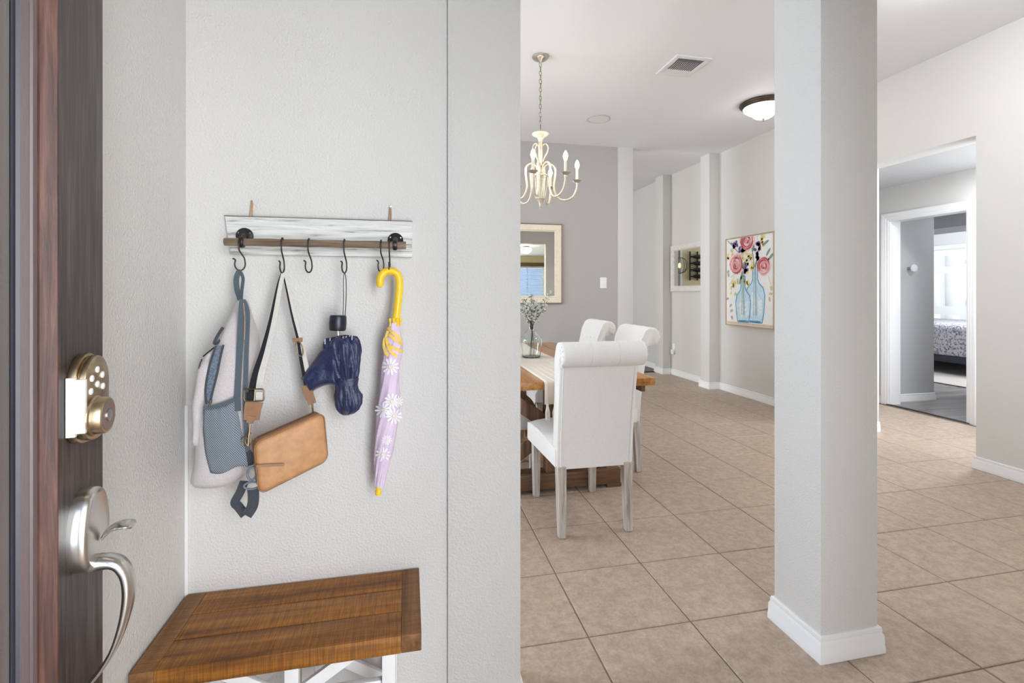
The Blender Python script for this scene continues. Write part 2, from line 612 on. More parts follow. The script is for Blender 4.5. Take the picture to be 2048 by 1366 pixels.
# passage and bedroom beyond the cased doorway
struct(B(5.36, 5.97, 4.53, 4.66, 0, 2.5), 'wall_passage', 'hallgrey')
skirt('baseboard_passage', [(5.36, 4.53), (5.97, 4.53), (5.97, 4.66)])
BX = 6.95
struct(with_hole('y', 3.2, 7.2, 0, 2.5, BX, BX + 0.12, [(4.25, 5.75, 0, 2.03)]), 'wall_bedroom', 'hallgrey')
casing('door_casing_2', BX, 4.25, 5.75, 2.03, -1)
struct(B(5.36, BX, 3.2, 3.3, 0, 2.5), 'wall_passage_front', 'hallgrey')
struct(B(5.36, BX, 7.1, 7.2, 0, 2.5), 'wall_passage_back', 'hallgrey')
struct(B(5.358, BX + 0.12, 3.2, 7.2, 2.42, 2.5), 'ceiling_passage', 'ceiling')
struct(with_hole('x', BX, 9.75, 0, 2.6, 3.75, 3.87, [(7.3, 9.3, 0.7, 2.3)]), 'wall_bedroom_window', 'wall_far')
struct(B(9.62, 9.75, 3.8, 9.0, 0, 2.6), 'wall_bedroom_far', 'wall_far')
struct(B(BX, 9.75, 8.9, 9.0, 0, 2.6), 'wall_bedroom_back', 'wall_far')
struct(B(BX + 0.12, 9.75, 3.75, 9.0, 2.5, 2.6), 'ceiling_bedroom', 'ceiling')

# the study beside the front door: it shows in the dining mirror
struct(B(1.1, 1.22, -4.2, -0.27, 0, 2.44), 'wall_study_side', 'yellow')
struct(B(4.75, 4.87, -4.2, -0.27, 0, 2.44), 'wall_study_right', 'yellow')
struct(with_hole('x', 1.1, 4.87, 0, 2.44, -4.32, -4.2, [(1.35, 2.95, 0.85, 2.1), (3.25, 4.33, 0.85, 2.1)]), 'wall_study', 'yellow')  # the wider hole is added, to let fill light in
struct(B(1.1, 4.87, -4.32, -0.27, 2.44, 2.5), 'ceiling_study', 'ceiling')
struct(B(1.1, 4.87, -4.32, -0.27, -0.06, 0), 'floor_study', boards)
wf = thing('window_1', (3.79, -4.2, 0.85), None, None); wf['kind'] = 'structure'
MB().box(3.19, 4.39, -4.2, -4.17, 0.80, 0.85).box(3.19, 4.39, -4.2, -4.17, 2.1, 2.17).box(3.19, 3.25, -4.2, -4.17, 0.85, 2.1).box(4.33, 4.39, -4.2, -4.17, 0.85, 2.1).build('window_frame', 'trim', wf, merge=False)
MB().box(3.77, 3.81, -4.30, -4.27, 0.85, 2.1).build('mullion', 'trim', wf)
bl = thing('window_blind', (3.79, -4.19, 0.9), 'white slatted blind over the study window, seen in the dining mirror', 'blind')
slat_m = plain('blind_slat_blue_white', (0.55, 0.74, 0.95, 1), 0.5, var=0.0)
B(3.27, 4.31, -4.26, -4.20, 2.05, 2.1).build('headrail', 'trim', bl)
sl = None
for k in range(24):
    z = 0.9 + k * 0.048
    if sl is None:
        mt = Matrix.Translation((3.79, -4.225, z)) @ Matrix.Rotation(radians(28), 4, 'X')
        sl = MB().box(-0.52, 0.52, -0.024, 0.024, -0.0012, 0.0012, mt).build('slat', slat_m, bl)
    else:
        o = sl.copy(); COL.objects.link(o); o.parent = bl; o.location = (0, 0, k * 0.048)
vl = B(3.15, 4.43, -4.2, -4.12, 2.1, 2.22).build('window_valance', plain('olive_valance', rgb(96, 84, 52), 0.8), bevel=0.005)
tag(vl, 'dark olive valance above the study blind, seen in the dining mirror', 'valance')
fan = thing('study_ceiling_lamp', (2.93, -0.85, 2.44), 'glowing glass ceiling lamp of the study, seen in the dining mirror', 'ceiling lamp')
MB().lathe([(0.001, 2.44), (0.09, 2.44), (0.10, 2.40), (0.09, 2.385)], 24, Matrix.Translation((2.93, -0.85, 0))).build('pan', 'bronze', fan)
MB().lathe([(0.12, 2.385), (0.14, 2.35), (0.11, 2.29), (0.05, 2.255), (0.001, 2.25)], 24, Matrix.Translation((2.93, -0.85, 0))).build('glass_bowl', emit('study_lamp_glow', (1.0, 0.93, 0.8, 1), 9), fan)

# dining and kitchen windows (outside the frame): simple frames in the holes the daylight comes through
for n_, (y0, y1, zb, zt) in ((2, (2.1, 4.7, 0.75, 2.45)), (3, (6.4, 8.8, 0.8, 2.4))):
    o = thing('window_%d' % n_, (-2.7, (y0 + y1) / 2, zb), None, None); o['kind'] = 'structure'
    MB().box(-2.72, -2.68, y0 - 0.06, y1 + 0.06, zb - 0.06, zb).box(-2.72, -2.68, y0 - 0.06, y1 + 0.06, zt, zt + 0.06).box(-2.72, -2.68, y0 - 0.06, y0, zb, zt).box(-2.72, -2.68, y1, y1 + 0.06, zb, zt).build('window_frame', 'trim', o)
    MB().box(-2.79, -2.74, (y0 + y1) / 2 - 0.02, (y0 + y1) / 2 + 0.02, zb, zt).build('mullion', 'trim', o)

o = thing('window_4', (1.0, -0.14, 0.12), None, None); o['kind'] = 'structure'  # unseen sidelight added to brighten the column front and end chair
MB().box(0.79, 1.29, -0.14, -0.125, 0.09, 0.12).box(0.79, 1.29, -0.14, -0.125, 2.1, 2.15).box(0.79, 0.82, -0.14, -0.125, 0.12, 2.1).box(1.24, 1.29, -0.14, -0.125, 0.12, 2.1).build('window_frame', 'trim', o, merge=False)
for n_, (x, y, nm_) in enumerate(((4.75, 2.95, 'lobby'), (6.3, 3.85, 'passage'))):  # unseen ceiling lamps added to brighten the lobby and passage
    o = thing('added_fill_lamp', (x, y, 2.42), 'added unseen ceiling lamp lighting the ' + nm_, 'ceiling lamp')
    MB().lathe([(0.0001, 2.4195), (0.165, 2.4195), (0.168, 2.40), (0.160, 2.392), (0.152, 2.392), (0.150, 2.405)], 32, Matrix.Translation((x, y, 0))).build('pan', 'trim', o)
    MB().lathe([(0.150, 2.4005), (0.148, 2.4000), (0.0001, 2.3995)], 32, Matrix.Translation((x, y, 0))).build('diffuser', emit(nm_ + '_lamp_glow', (0.93, 0.96, 1.0, 1), 115 if n_ == 0 else 28), o)

for x, y, nm_, es in ((2.9, 1.98, 'entry', 50),):  # unseen lamp added to brighten the side walls and hall floor
    o = thing('entry_fill_lamp', (x, y, CEIL), 'added unseen fill lamp over the ' + 'tiles beside the long wall', 'ceiling lamp')
    MB().lathe([(0.0001, CEIL - 0.0008), (0.19, CEIL - 0.0008), (0.195, CEIL - 0.02), (0.18, CEIL - 0.04)], 32, Matrix.Translation((x, y, 0))).build('rim', 'bronze', o)
    MB().lathe([(0.176, CEIL - 0.04), (0.16, CEIL - 0.08), (0.10, CEIL - 0.115), (0.0001, CEIL - 0.13)], 32, Matrix.Translation((x, y, 0))).build('glass_bowl', emit('entry_lamp_glow', (0.97, 0.98, 1.0, 1), es), o)


# ================================================================ the front door, standing open
DE = Vector((-0.406, 0.760)); DT = Vector((0.13, -0.99151)); DN = Vector((0.99151, 0.13))
DT.normalize(); DN = Vector((-DT.y, DT.x)) if False else Vector((0.99151, 0.13)).normalized()


def dp(t, h, z):            # t from the latch edge towards the hinges, h out of the face, z up
    return Vector((DE.x + DT.x * t + DN.x * h, DE.y + DT.y * t + DN.y * h, z))


def door_face(px, py, h):   # pixel -> (t, z) on the plane h in front of the door
    r = ray(px, py); o = Vector((DE.x + DN.x * h, DE.y + DN.y * h))
    k = (o.x * DN.x + o.y * DN.y) / (r.x * DN.x + r.y * DN.y)
    p = r * k
    return (p.x - o.x) * DT.x + (p.y - o.y) * DT.y, EYE + p.z


def door_side(px, py, t):   # pixel -> (h, z) on the upright plane t
    r = ray(px, py); o = Vector((DE.x + DT.x * t, DE.y + DT.y * t))
    k = (o.x * DT.x + o.y * DT.y) / (r.x * DT.x + r.y * DT.y)
    p = r * k
    return (p.x - o.x) * DN.x + (p.y - o.y) * DN.y, EYE + p.z


door_wood = wood('dark_walnut_stain', rgb(30, 25, 24), rgb(60, 51, 49), rgb(92, 80, 77), axis=2, rough=0.42, scale=2.6, bump=0.3, per=False)
door_wood2 = wood('red_walnut_stain', rgb(34, 18, 13), rgb(76, 44, 33), rgb(112, 74, 60), axis=2, rough=0.4, scale=2.6, bump=0.3, per=False)
door = thing('door_1', (DE.x + DT.x * 0.9, DE.y + DT.y * 0.9, 0), 'dark walnut front door with a long glass panel standing open', 'door')
door['kind'] = 'structure'
lp = lambda u, v, w_: dp(u, w_, v)
LITE = 0.1095
dw = 0.91
leaf = MB()
leaf.prism([(0, 0.012), (LITE, 0.012), (LITE, 2.05), (0, 2.05)], lp, -0.045, 0)
leaf.prism([(dw - LITE, 0.012), (dw, 0.012), (dw, 2.05), (dw - LITE, 2.05)], lp, -0.045, 0)
leaf.prism([(LITE, 0.012), (dw - LITE, 0.012), (dw - LITE, 0.28), (LITE, 0.28)], lp, -0.045, 0)
leaf.prism([(LITE, 1.93), (dw - LITE, 1.93), (dw - LITE, 2.05), (LITE, 2.05)], lp, -0.045, 0)
leaf.build('door_leaf', door_wood, door, merge=False)
# stepped sticking around the glass: profile (inset from the stile, depth)
prof = [(0.0, 0.0), (0.001, -0.0005), (0.0045, -0.0150), (0.006, -0.0165), (0.008, -0.0155), (0.0115, -0.0175), (0.0125, -0.0205), (0.0145, -0.0195), (0.0165, -0.0225), (0.0185, -0.0255), (0.0200, -0.0285), (0.0235, -0.0290), (0.0262, -0.0305)]
def sticking(prof, nm, mat):
    rings = []
    for t, z, ti, zi in ((LITE, 0.28, 1, 1), (LITE, 1.93, 1, -1), (dw - LITE, 1.93, -1, -1), (dw - LITE, 0.28, -1, 1)):
        rings.append([dp(t + ti * a, h, z + zi * a) for a, h in prof] + [dp(t + ti * prof[-1][0], -0.034, z + zi * prof[-1][0]), dp(t, -0.034, z)])
    MB().loft(rings, False, True).build(nm, mat, door, sharp=20)
sticking(prof[:4], 'glazing_reveal', door_wood2)
sticking(prof[9:], 'glazing_gasket', plain('navy_gasket', rgb(50, 52, 62), 0.4, var=0.1))
sticking(prof[3:10], 'glazing_bead', plain('dark_bead_paint', rgb(92, 78, 78), 0.3, var=0.12, stretch=(40, 40, 2)))
gl, t_, p_ = base_mat('door_glass', (0.9, 0.95, 1, 1), 0.02)
p_.inputs['Transmission Weight'].default_value = 1.0; p_.inputs['IOR'].default_value = 2.3
MB().prism([(LITE + 0.018, 0.30), (dw - LITE - 0.018, 0.30), (dw - LITE - 0.018, 1.91), (LITE + 0.018, 1.91)], lp, -0.036, -0.030).build('glass_pane', gl, door)

# keypad deadbolt
tc = 0.060
def stadium(cx, z0, z1, hw, n=14):
    pts = []
    for k in range(n + 1):
        a = pi * k / n
        pts.append((cx + hw * cos(a), z1 - hw * 1.05 + hw * 1.05 * sin(a)))
    for k in range(n + 1):
        a = pi + pi * k / n
        pts.append((cx + hw * cos(a), z0 + hw * 0.55 + hw * 0.55 * sin(a)))
    return pts
zt_, zb_ = 1.174, 1.066
dbm = MB().prism(stadium(tc, zb_ - 0.001, zt_ + 0.001, 0.0345), lp, 0, 0.009)
db = dbm.build('keypad_deadbolt', 'nickel_bronze', door, bevel=0.0025)
db['label'] = 'aged brass keypad deadbolt'
MB().prism(stadium(tc, zb_ + 0.002, zt_ - 0.002, 0.0325), lp, 0.009, 0.018).build('lock_face', 'nickel_bronze', db, bevel=0.003)
MB().prism([(tc + 0.030, 1.0795), (tc + 0.0362, 1.0795), (tc + 0.0362, 1.1495), (tc + 0.030, 1.1495)], lp, 0.0005, 0.0095).prism([(tc + 0.029, 1.083), (tc + 0.0348, 1.083), (tc + 0.0348, 1.147), (tc + 0.029, 1.147)], lp, 0.0095, 0.0186).build('side_glint', 'white_plastic', db, bevel=0.0008)  # off-white slab stands for the light reflected by the lock's metal side
btn = plain('keypad_button', (0.8, 0.8, 0.76, 1), 0.3, var=0.25, scale=600)
for px, py in ((194, 739), (204, 749), (183, 757), (194, 768), (205, 772), (181, 783)):
    t, z = door_face(px, py, 0.018)
    mt = Matrix.Translation(dp(t, 0.0176, z)) @ Vector((DN.x, DN.y, 0)).to_track_quat('Z', 'Y').to_matrix().to_4x4()
    MB().lathe([(0.0042, 0), (0.0042, 0.0016), (0.003, 0.0024), (0.0001, 0.0026)], 14, mt).build('keypad_button', btn, db)
kz = 1.0985
mt = Matrix.Translation(dp(tc + 0.010, 0.018, kz)) @ Vector((DN.x, DN.y, 0)).to_track_quat('Z', 'Y').to_matrix().to_4x4()
MB().lathe([(0.0245, 0), (0.0245, 0.002), (0.0228, 0.0035), (0.0222, 0.0125), (0.0212, 0.0140), (0.0190, 0.0145), (0.0185, 0.0140), (0.0001, 0.0140)], 32, mt).build('turn_knob', 'nickel_bronze', db)
MB().lathe([(0.0178, 0.0138), (0.0178, 0.0145), (0.010, 0.0148), (0.0001, 0.0148)], 28, mt).build('knob_face', plain('plum_grey_knob', rgb(150, 128, 124), 0.4, 0.6), db)
MB().lathe([(0.0075, 0.0146), (0.0075, 0.0160), (0.0001, 0.0163)], 20, mt).build('key_cylinder', 'chrome', db)

# handle set: rose, thumb latch, grip
def egg(cx, cz, hw, hh, n=40):
    pts = []
    for k in range(n):
        a = 2 * pi * k / n
        e = 2.6
        c_, s_ = cos(a), sin(a)
        x = abs(c_) ** (2 / e) * (1 if c_ > 0 else -1) * hw
        y = abs(s_) ** (2 / e) * (1 if s_ > 0 else -1) * hh
        x *= 1 - 0.16 * max(0, y / hh)
        pts.append((cx + x, cz + y))
    return pts
hz = 0.957
rose = MB()
rings = []
for sc_, h in ((1.0, 0.0), (1.0, 0.0105), (0.975, 0.0155), (0.93, 0.018), (0.84, 0.0192), (0.5, 0.020), (0.05, 0.0205)):
    rings.append([dp(u, h, v) for u, v in egg(tc, hz, 0.034 * sc_, 0.050 * sc_)])
hr = rose.loft(rings).build('handle_rose', 'chrome', door, sharp=50)
hr['label'] = 'satin nickel entry handle plate'
lat = []
for px, py, wd in ((203, 1078, 0.006), (212, 1064, 0.007), (225, 1054, 0.010), (243, 1048, 0.0135), (260, 1047, 0.0135), (270, 1049, 0.0095)):
    h, z = door_side(px, py, tc)
    lat.append((h, z, wd))
rings = []
for k, (h, z, wd) in enumerate(lat):
    th = 0.0045 if k < 3 else 0.0040
    ring = [dp(tc + wd * cos(a), h, z + th * sin(a)) for a in [2 * pi * q / 12 for q in range(12)]]
    rings.append(ring)
MB().loft(rings).build('thumb_latch', 'chrome', hr, sub=1, sharp=60)
gp = []
for px, py, r1, r2 in ((184, 1130, 0.0105, 0.0125), (200, 1124, 0.0098, 0.0125), (222, 1122, 0.0085, 0.0125), (240, 1128, 0.0078, 0.0125), (253, 1147, 0.0072, 0.0125), (258, 1175, 0.0068, 0.0125), (255, 1210, 0.006, 0.012), (245, 1252, 0.0048, 0.0115), (228, 1297, 0.0036, 0.0105), (205, 1335, 0.003, 0.010), (180, 1366, 0.0034, 0.010), (166, 1392, 0.006, 0.010)):
    h, z = door_side(px, py, tc)
    gp.append((Vector((h, z, 0)), r1, r2))
pp = smooth_path([a[0] for a in gp], 4)
rings = []
for i, q in enumerate(pp):
    f = i / 4; k = min(int(f), len(gp) - 2); a = f - k
    r1 = gp[k][1] * (1 - a) + gp[k + 1][1] * a; r2 = gp[k][2] * (1 - a) + gp[k + 1][2] * a
    tn = (pp[min(i + 1, len(pp) - 1)] - pp[max(i - 1, 0)]).normalized()
    nr = Vector((-tn.y, tn.x, 0))
    rings.append([dp(tc + r2 * sin(2 * pi * j / 14), q.x + nr.x * r1 * cos(2 * pi * j / 14), q.y + nr.y * r1 * cos(2 * pi * j / 14)) for j in range(14)])
MB().loft(rings).build('grip', 'chrome', hr, sharp=70)
mt = Matrix.Translation(dp(tc, 0, 0.722)) @ Vector((DN.x, DN.y, 0)).to_track_quat('Z', 'Y').to_matrix().to_4x4()
MB().lathe([(0.02, 0), (0.02, 0.006), (0.013, 0.010), (0.0001, 0.011)], 24, mt).build('grip_foot', 'chrome', hr)

# ================================================================ bench
bt, bth = 0.462, 0.040
bench = thing('bench', (-0.272, 1.285, 0), 'small bench with a rough-sawn brown plank top and white crossed legs', 'bench')
bx0, bx1, by0, by1 = -0.566, 0.028, 1.146, 1.419
bw = wood('rough_sawn_oak', rgb(94, 54, 14), rgb(150, 94, 30), rgb(190, 130, 54), axis=0, rough=0.55, scale=0.8, saw=0.6, bump=0.5)
bw2 = wood('rough_sawn_oak_end', rgb(90, 58, 28), rgb(134, 92, 50), rgb(170, 122, 76), axis=1, rough=0.6, scale=0.8, saw=0.5, bump=0.5)
eb = 0.046
n3 = (by1 - by0) / 3
for k in range(3):
    g = 0.0016
    B(bx0 + eb + 0.0003, bx1 - eb - 0.0003, by0 + k * n3 + (g if k else 0), by0 + (k + 1) * n3 - (g if k < 2 else 0), bt - bth, bt).build('plank', bw, bench, bevel=0.0012)
for xa, xb in ((bx0, bx0 + eb), (bx1 - eb, bx1)):
    B(xa, xb, by0, by1, bt - bth, bt + 0.0004).build('end_board', bw2, bench, bevel=0.0018)
wp = plain('chalky_white_paint', (0.80, 0.80, 0.80, 1), 0.6, var=0.03, bump=0.2, bscale=90)
fy0, fy1 = 1.190, 1.215
ls = 0.026
lx = [(-0.492, -0.492 + ls + 0.004), (-0.062, -0.062 + ls + 0.004)]
for xa, xb in lx:
    for ya in (1.178, 1.36):
        B(xa, xb, ya, ya + 0.034, 0, bt - bth).build('leg', wp, bench, bevel=0.0015)
mx = -0.2615
for ya in (1.185, 1.366):
    B(mx - 0.015, mx + 0.015, ya, ya + 0.022, 0.05, bt - bth).build('post', wp, bench, bevel=0.0015)
    for s_ in (-1, 1):
        pts = [Vector((mx + s_ * 0.168, ya + 0.010 + s_ * 0.004, 0.424)), Vector((mx - s_ * 0.21, ya + 0.010 + s_ * 0.004, 0.19))]
        MB().tube(pts, 0, flat=(0.014, 0.006), up=Vector((0, 1, 0))).build('cross_brace', wp, bench, bevel=0.001)
    B(lx[0][1], lx[1][0], ya + 0.005, ya + 0.020, 0.300, 0.334).build('rail', wp, bench, bevel=0.0015)
    B(lx[0][1], lx[1][0], ya + 0.001, ya + 0.024, 0.03, 0.055).build('rail', wp, bench, bevel=0.0015)
for xa, xb in lx:
    B(xa + 0.002, xb - 0.002, 1.212, 1.36, bt - bth - 0.028, bt - bth).build('side_rail', wp, bench, bevel=0.0015)

# ================================================================ rack and hooks
YR = 1.357
rack = thing('wall_rack', (-0.23, 1.415, 1.351), 'whitewashed plank with a wooden rod on iron flanges hung on the wall', 'rack')
ww = wood('whitewashed_pine', rgb(104, 102, 96), rgb(206, 208, 204), rgb(228, 230, 228), axis=0, rough=0.75, scale=2.2, bump=0.9, per=False, contrast=(0.34, 0.45, 0.6))
bd = [(-0.473, 1.4505), (-0.459, 1.351), (0.0085, 1.3495), (0.0085, 1.4505)]
MB().prism(bd, lambda u, v, w_: (u, w_, v), 1.405, 1.424).build('board', ww, rack, bevel=0.0012)
B(-0.474, 0.009, 1.4045, 1.4235, 1.4500, 1.4522).build('worn_edge', wood('worn_brown_edge', rgb(60, 48, 42), rgb(106, 90, 80), rgb(190, 180, 172), axis=0, per=False), rack)
rl, rr = at_y(449, 482.5, YR), at_y(812, 491.5, YR)
zr = (rl.z + rr.z) / 2
rodm = wood('weathered_rod', rgb(84, 68, 54), rgb(128, 110, 90), rgb(160, 142, 120), axis=0, rough=0.7, scale=2.0, per=False)
rg = 0.0098
rings = []
for k in range(17):
    x = rl.x + (rr.x - rl.x) * k / 16
    wob = 0.0006 * sin(k * 2.1)
    rings.append([(x, YR + (rg + wob) * cos(a), zr + (rg + wob) * sin(a)) for a in [2 * pi * q / 14 for q in range(14)]])
MB().loft(rings).build('rod', rodm, rack, sharp=45)
for px, py in ((489, 472), (791, 481)):
    c = at_y(px, py, 1.403)
    mt = Matrix.Translation((c.x, 1.405, c.z)) @ Matrix.Rotation(radians(90), 4, 'X')
    fl_ = MB().lathe([(0.0215, 0), (0.0215, 0.002), (0.017, 0.005), (0.010, 0.008), (0.0075, 0.012), (0.0001, 0.012)], 28, mt).build('flange', 'iron', rack)
    for q in range(3):
        a = 0.5 + q * 2.09
        m2 = Matrix.Translation((c.x + 0.0155 * cos(a), 1.4005, c.z + 0.0155 * sin(a))) @ Matrix.Rotation(radians(90), 4, 'X')
        MB().lathe([(0.0024, 0), (0.002, 0.0012), (0.0001, 0.0014)], 10, m2).build('screw', 'chrome', fl_)
    cx_ = at_y(484 if px < 600 else 790, 485, YR).x
    MB().tube(smooth_path([(c.x, 1.398, c.z), (c.x + (cx_ - c.x) * 0.5, 1.385, c.z - 0.002), (cx_, YR + 0.012, zr + 0.006)], 4), 0.0065, 12).build('bracket_arm', 'iron', rack)
    m3 = Matrix.Translation((cx_, YR, zr)) @ Matrix.Rotation(radians(90), 4, 'Y')
    MB().lathe([(rg + 0.0006, -0.006), (rg + 0.004, -0.005), (rg + 0.0055, 0), (rg + 0.004, 0.005), (rg + 0.0006, 0.006)], 24, m3).build('collar', 'iron', rack)
jute = plain('jute_cord', rgb(186, 150, 120), 0.9, var=0.2, scale=300, bump=0.5, bscale=700)
for px, py, bxp in ((504, 403, 502), (781, 413, 780)):
    n_ = at_y(px, py, 1.419); b_ = at_y(bxp, 436, 1.419)
    for s_ in (-1, 1):
        MB().tube([(n_.x, 1.4185, n_.z + 0.001), (n_.x + s_ * 0.0016, 1.4185, n_.z - 0.006), (b_.x + s_ * 0.0030, 1.4185, 1.4515)], 0.0016, 8).build('hanging_cord', jute, rack)
    nl = MB().lathe([(0.0032, 0.0), (0.0028, 0.0014), (0.0001, 0.0018)], 12, Matrix.Translation((n_.x, 1.4165, n_.z)) @ Matrix.Rotation(radians(90), 4, 'X')).build('nail', 'chrome', rack)

HOOKS = {}
def s_hook(px, bottom_py, ang, label, flip=1, kink=0.0):
    c = at_y(px, 487, YR)
    x0 = c.x; zb = at_y(px, bottom_py, YR).z
    R = rg + 0.0028
    pts = []
    for k in range(9):                                    # over the rod, in the plane across it
        a = radians(-35 + k * 235 / 8)
        pts.append(Vector((x0, YR + R * cos(a), zr + R * sin(a))))
    # now at the camera side, below the rod; down the stem
    zc = zb + 0.0165
    st = Vector((x0 + kink, YR - R * 0.75, zr - 0.022))
    pts.append(st)
    rr_ = 0.0165
    ux = Vector((cos(ang), sin(ang), 0)) * flip
    ctr = Vector((x0, YR - R * 0.3, zc)) + ux * (0.0)
    for k in range(11):                                   # lower bowl
        a = radians(40 - k * 250 / 10)
        pts.append(ctr + ux * (rr_ * 0.72 * cos(a)) + Vector((0, 0, rr_ * sin(a))) + Vector((0, 0, rr_ * 0.35 if k == 0 else 0)))
    last = pts[-1]
    pts.append(last - ux * 0.0025 + Vector((0, 0, 0.004)))
    pts.append(last - ux * 0.0065 + Vector((0, 0, 0.005)))
    o = MB().tube(smooth_path(pts, 3), 0.0019, 8).build('s_hook', 'iron', origin=(x0, YR, zr), sharp=60)
    tag(o, label, 'hook', 'black S-hooks on the wooden rod')
    HOOKS[px] = Vector((x0, YR - R * 0.3, zb))
    return o
s_hook(481, 541, 0.15, 'black wire S-hook with the backpack loop hanging from it')
s_hook(565, 546, 1.35, 'black wire S-hook carrying the webbing strap of the tan handbag')
s_hook(618, 545, 1.0, 'empty black wire S-hook between handbag strap and navy umbrella')
s_hook(689, 546, 1.15, 'black wire S-hook with the navy umbrella wrist loop on it')
s_hook(762, 544, 0.95, 'empty black wire S-hook just beside the yellow umbrella handle')
s_hook(779, 548, 1.5, 'black wire S-hook carrying the yellow crook handle')


# ================================================================ things on the hooks
def pillow(rows, Ym, half, n=28, e=2.6, depth=None):
    """soft body from pixel rows (py, left px, right px); half = half depth towards/away from the wall, depth(i) scales it"""
    m = MB(); rings = []
    for i, (py, xl, xr) in enumerate(rows):
        a, b = at_y(xl, py, Ym), at_y(xr, py, Ym)
        c = (a + b) / 2; hw = (b.x - a.x) / 2
        hd = half * (depth(i) if depth else 1)
        ring = []
        for k in range(n):
            th = 2 * pi * k / n
            ct, st = cos(th), sin(th)
            ring.append(Vector((c.x + hw * abs(ct) ** (2 / e) * (1 if ct > 0 else -1), Ym + hd * abs(st) ** (2 / e) * (1 if st > 0 else -1), c.z)))
        rings.append(ring)
    return m.loft(rings)


def dense(rows, n=3):
    out = []
    for a, b in zip(rows, rows[1:]):
        for k in range(n):
            t = k / n
            out.append(tuple(p + (q - p) * t for p, q in zip(a, b)))
    out.append(rows[-1])
    return out


def fabric(name, c1, c2, scale=900, stretch=(1, 1, 1), rough=0.9, bump=0.4):
    m, t, p = base_mat(name, c1, rough)
    vec = coords(t, stretch)
    nz = t.add('ShaderNodeTexNoise'); nz.inputs['Scale'].default_value = scale; nz.inputs['Detail'].default_value = 3
    t.link(vec, nz.inputs['Vector'])
    t.link(ramp(t, nz.outputs[0], [(0.35, c2), (0.65, c1)]), p.inputs['Base Color'])
    b = t.add('ShaderNodeBump'); b.inputs['Strength'].default_value = bump; b.inputs['Distance'].default_value = 0.0008
    t.link(nz.outputs[0], b.inputs['Height']); t.link(b.outputs[0], p.inputs['Normal'])
    p.inputs['Sheen Weight'].default_value = 0.15
    return m


def net_fabric(name, thread, hole, pitch=0.0035):
    """open net: two diagonal sets of threads over a darker lining"""
    m, t, p = base_mat(name, thread, 0.8)
    tc_ = t.add('ShaderNodeTexCoord'); sp = t.add('ShaderNodeSeparateXYZ'); t.link(tc_.outputs['Object'], sp.inputs[0])
    outs = []
    for sg in (1, -1):
        ml = t.add('ShaderNodeMath', operation='MULTIPLY'); t.link(sp.outputs['Z'], ml.inputs[0]); ml.inputs[1].default_value = sg * 0.8
        ad = t.add('ShaderNodeMath', operation='ADD'); t.link(sp.outputs['X'], ad.inputs[0]); t.link(ml.outputs[0], ad.inputs[1])
        sc_ = t.add('ShaderNodeMath', operation='MULTIPLY'); t.link(ad.outputs[0], sc_.inputs[0]); sc_.inputs[1].default_value = 2 * pi / pitch
        sn = t.add('ShaderNodeMath', operation='SINE'); t.link(sc_.outputs[0], sn.inputs[0]); outs.append(sn.outputs[0])
    mn = t.add('ShaderNodeMath', operation='MAXIMUM'); t.link(outs[0], mn.inputs[0]); t.link(outs[1], mn.inputs[1])
    t.link(ramp(t, mn.outputs[0], [(0.35, hole), (0.7, thread)]), p.inputs['Base Color'])
    b = t.add('ShaderNodeBump'); b.inputs['Strength'].default_value = 0.5; b.inputs['Distance'].default_value = 0.0006
    t.link(mn.outputs[0], b.inputs['Height']); t.link(b.outputs[0], p.inputs['Normal'])
    return m


F_GREY = fabric('heather_grey_canvas', rgb(214, 208, 208), rgb(184, 178, 180), 500, (1, 1, 3))
F_SLATE = fabric('slate_webbing', rgb(96, 108, 118), rgb(64, 76, 86), 900)
F_DARK = fabric('charcoal_webbing', rgb(74, 80, 88), rgb(50, 55, 62), 900)
F_NET = net_fabric('slate_net', rgb(152, 160, 168), rgb(72, 84, 98), 0.0048)

Yb = 1.338
bp = thing('backpack', (-0.455, Yb, 0.75), 'pale grey backpack with slate net side pocket, hanging sideways', 'backpack')
rows = [(598, 479, 488), (604, 474, 493), (620, 469, 499), (645, 457, 505), (675, 444, 511), (705, 438, 514), (740, 428, 515), (790, 414, 513), (830, 404, 511), (880, 400, 508), (915, 396, 504), (938, 390, 499), (952, 387, 489), (962, 390, 472), (967, 400, 450), (968, 408, 430)]
sc_d = [0.12, 0.3, 0.55, 0.75, 0.9, 1, 1, 1, 1, 1, 1, 0.98, 0.9, 0.7, 0.5, 0.3]
rd = dense(rows, 3)
pillow(rd, Yb, 0.072, depth=lambda i: sc_d[min(i // 3, len(sc_d) - 2)] * (1 - (i % 3) / 3) + sc_d[min(i // 3 + 1, len(sc_d) - 1)] * (i % 3) / 3).build('body', F_GREY, bp, jit=0.006, jscale=14, sharp=80, sub=1)
rows = [(690, 428, 446), (703, 416, 446), (725, 404, 443), (760, 397, 437), (790, 394, 428), (812, 392, 420), (850, 392, 412), (890, 394, 406)]
pillow(dense(rows, 3), Yb - 0.030, 0.050, depth=lambda i: [0.3, 0.7, 1, 1, 1, .9, .7, .4][min(i // 3, 7)]).build('front_pocket', F_GREY, bp, jit=0.004, jscale=18, sharp=80, sub=1)
def band(name, mat, pts, Y, hw, ht=0.0008, parent=bp, n=5, up=(0, -1, 0), **k):
    path = smooth_path([at_y(q[0], q[1], q[2] if len(q) > 2 else Y) for q in pts], n)
    return MB().tube(path, 0, flat=(hw, ht), up=Vector(up)).build(name, mat, parent, **k)
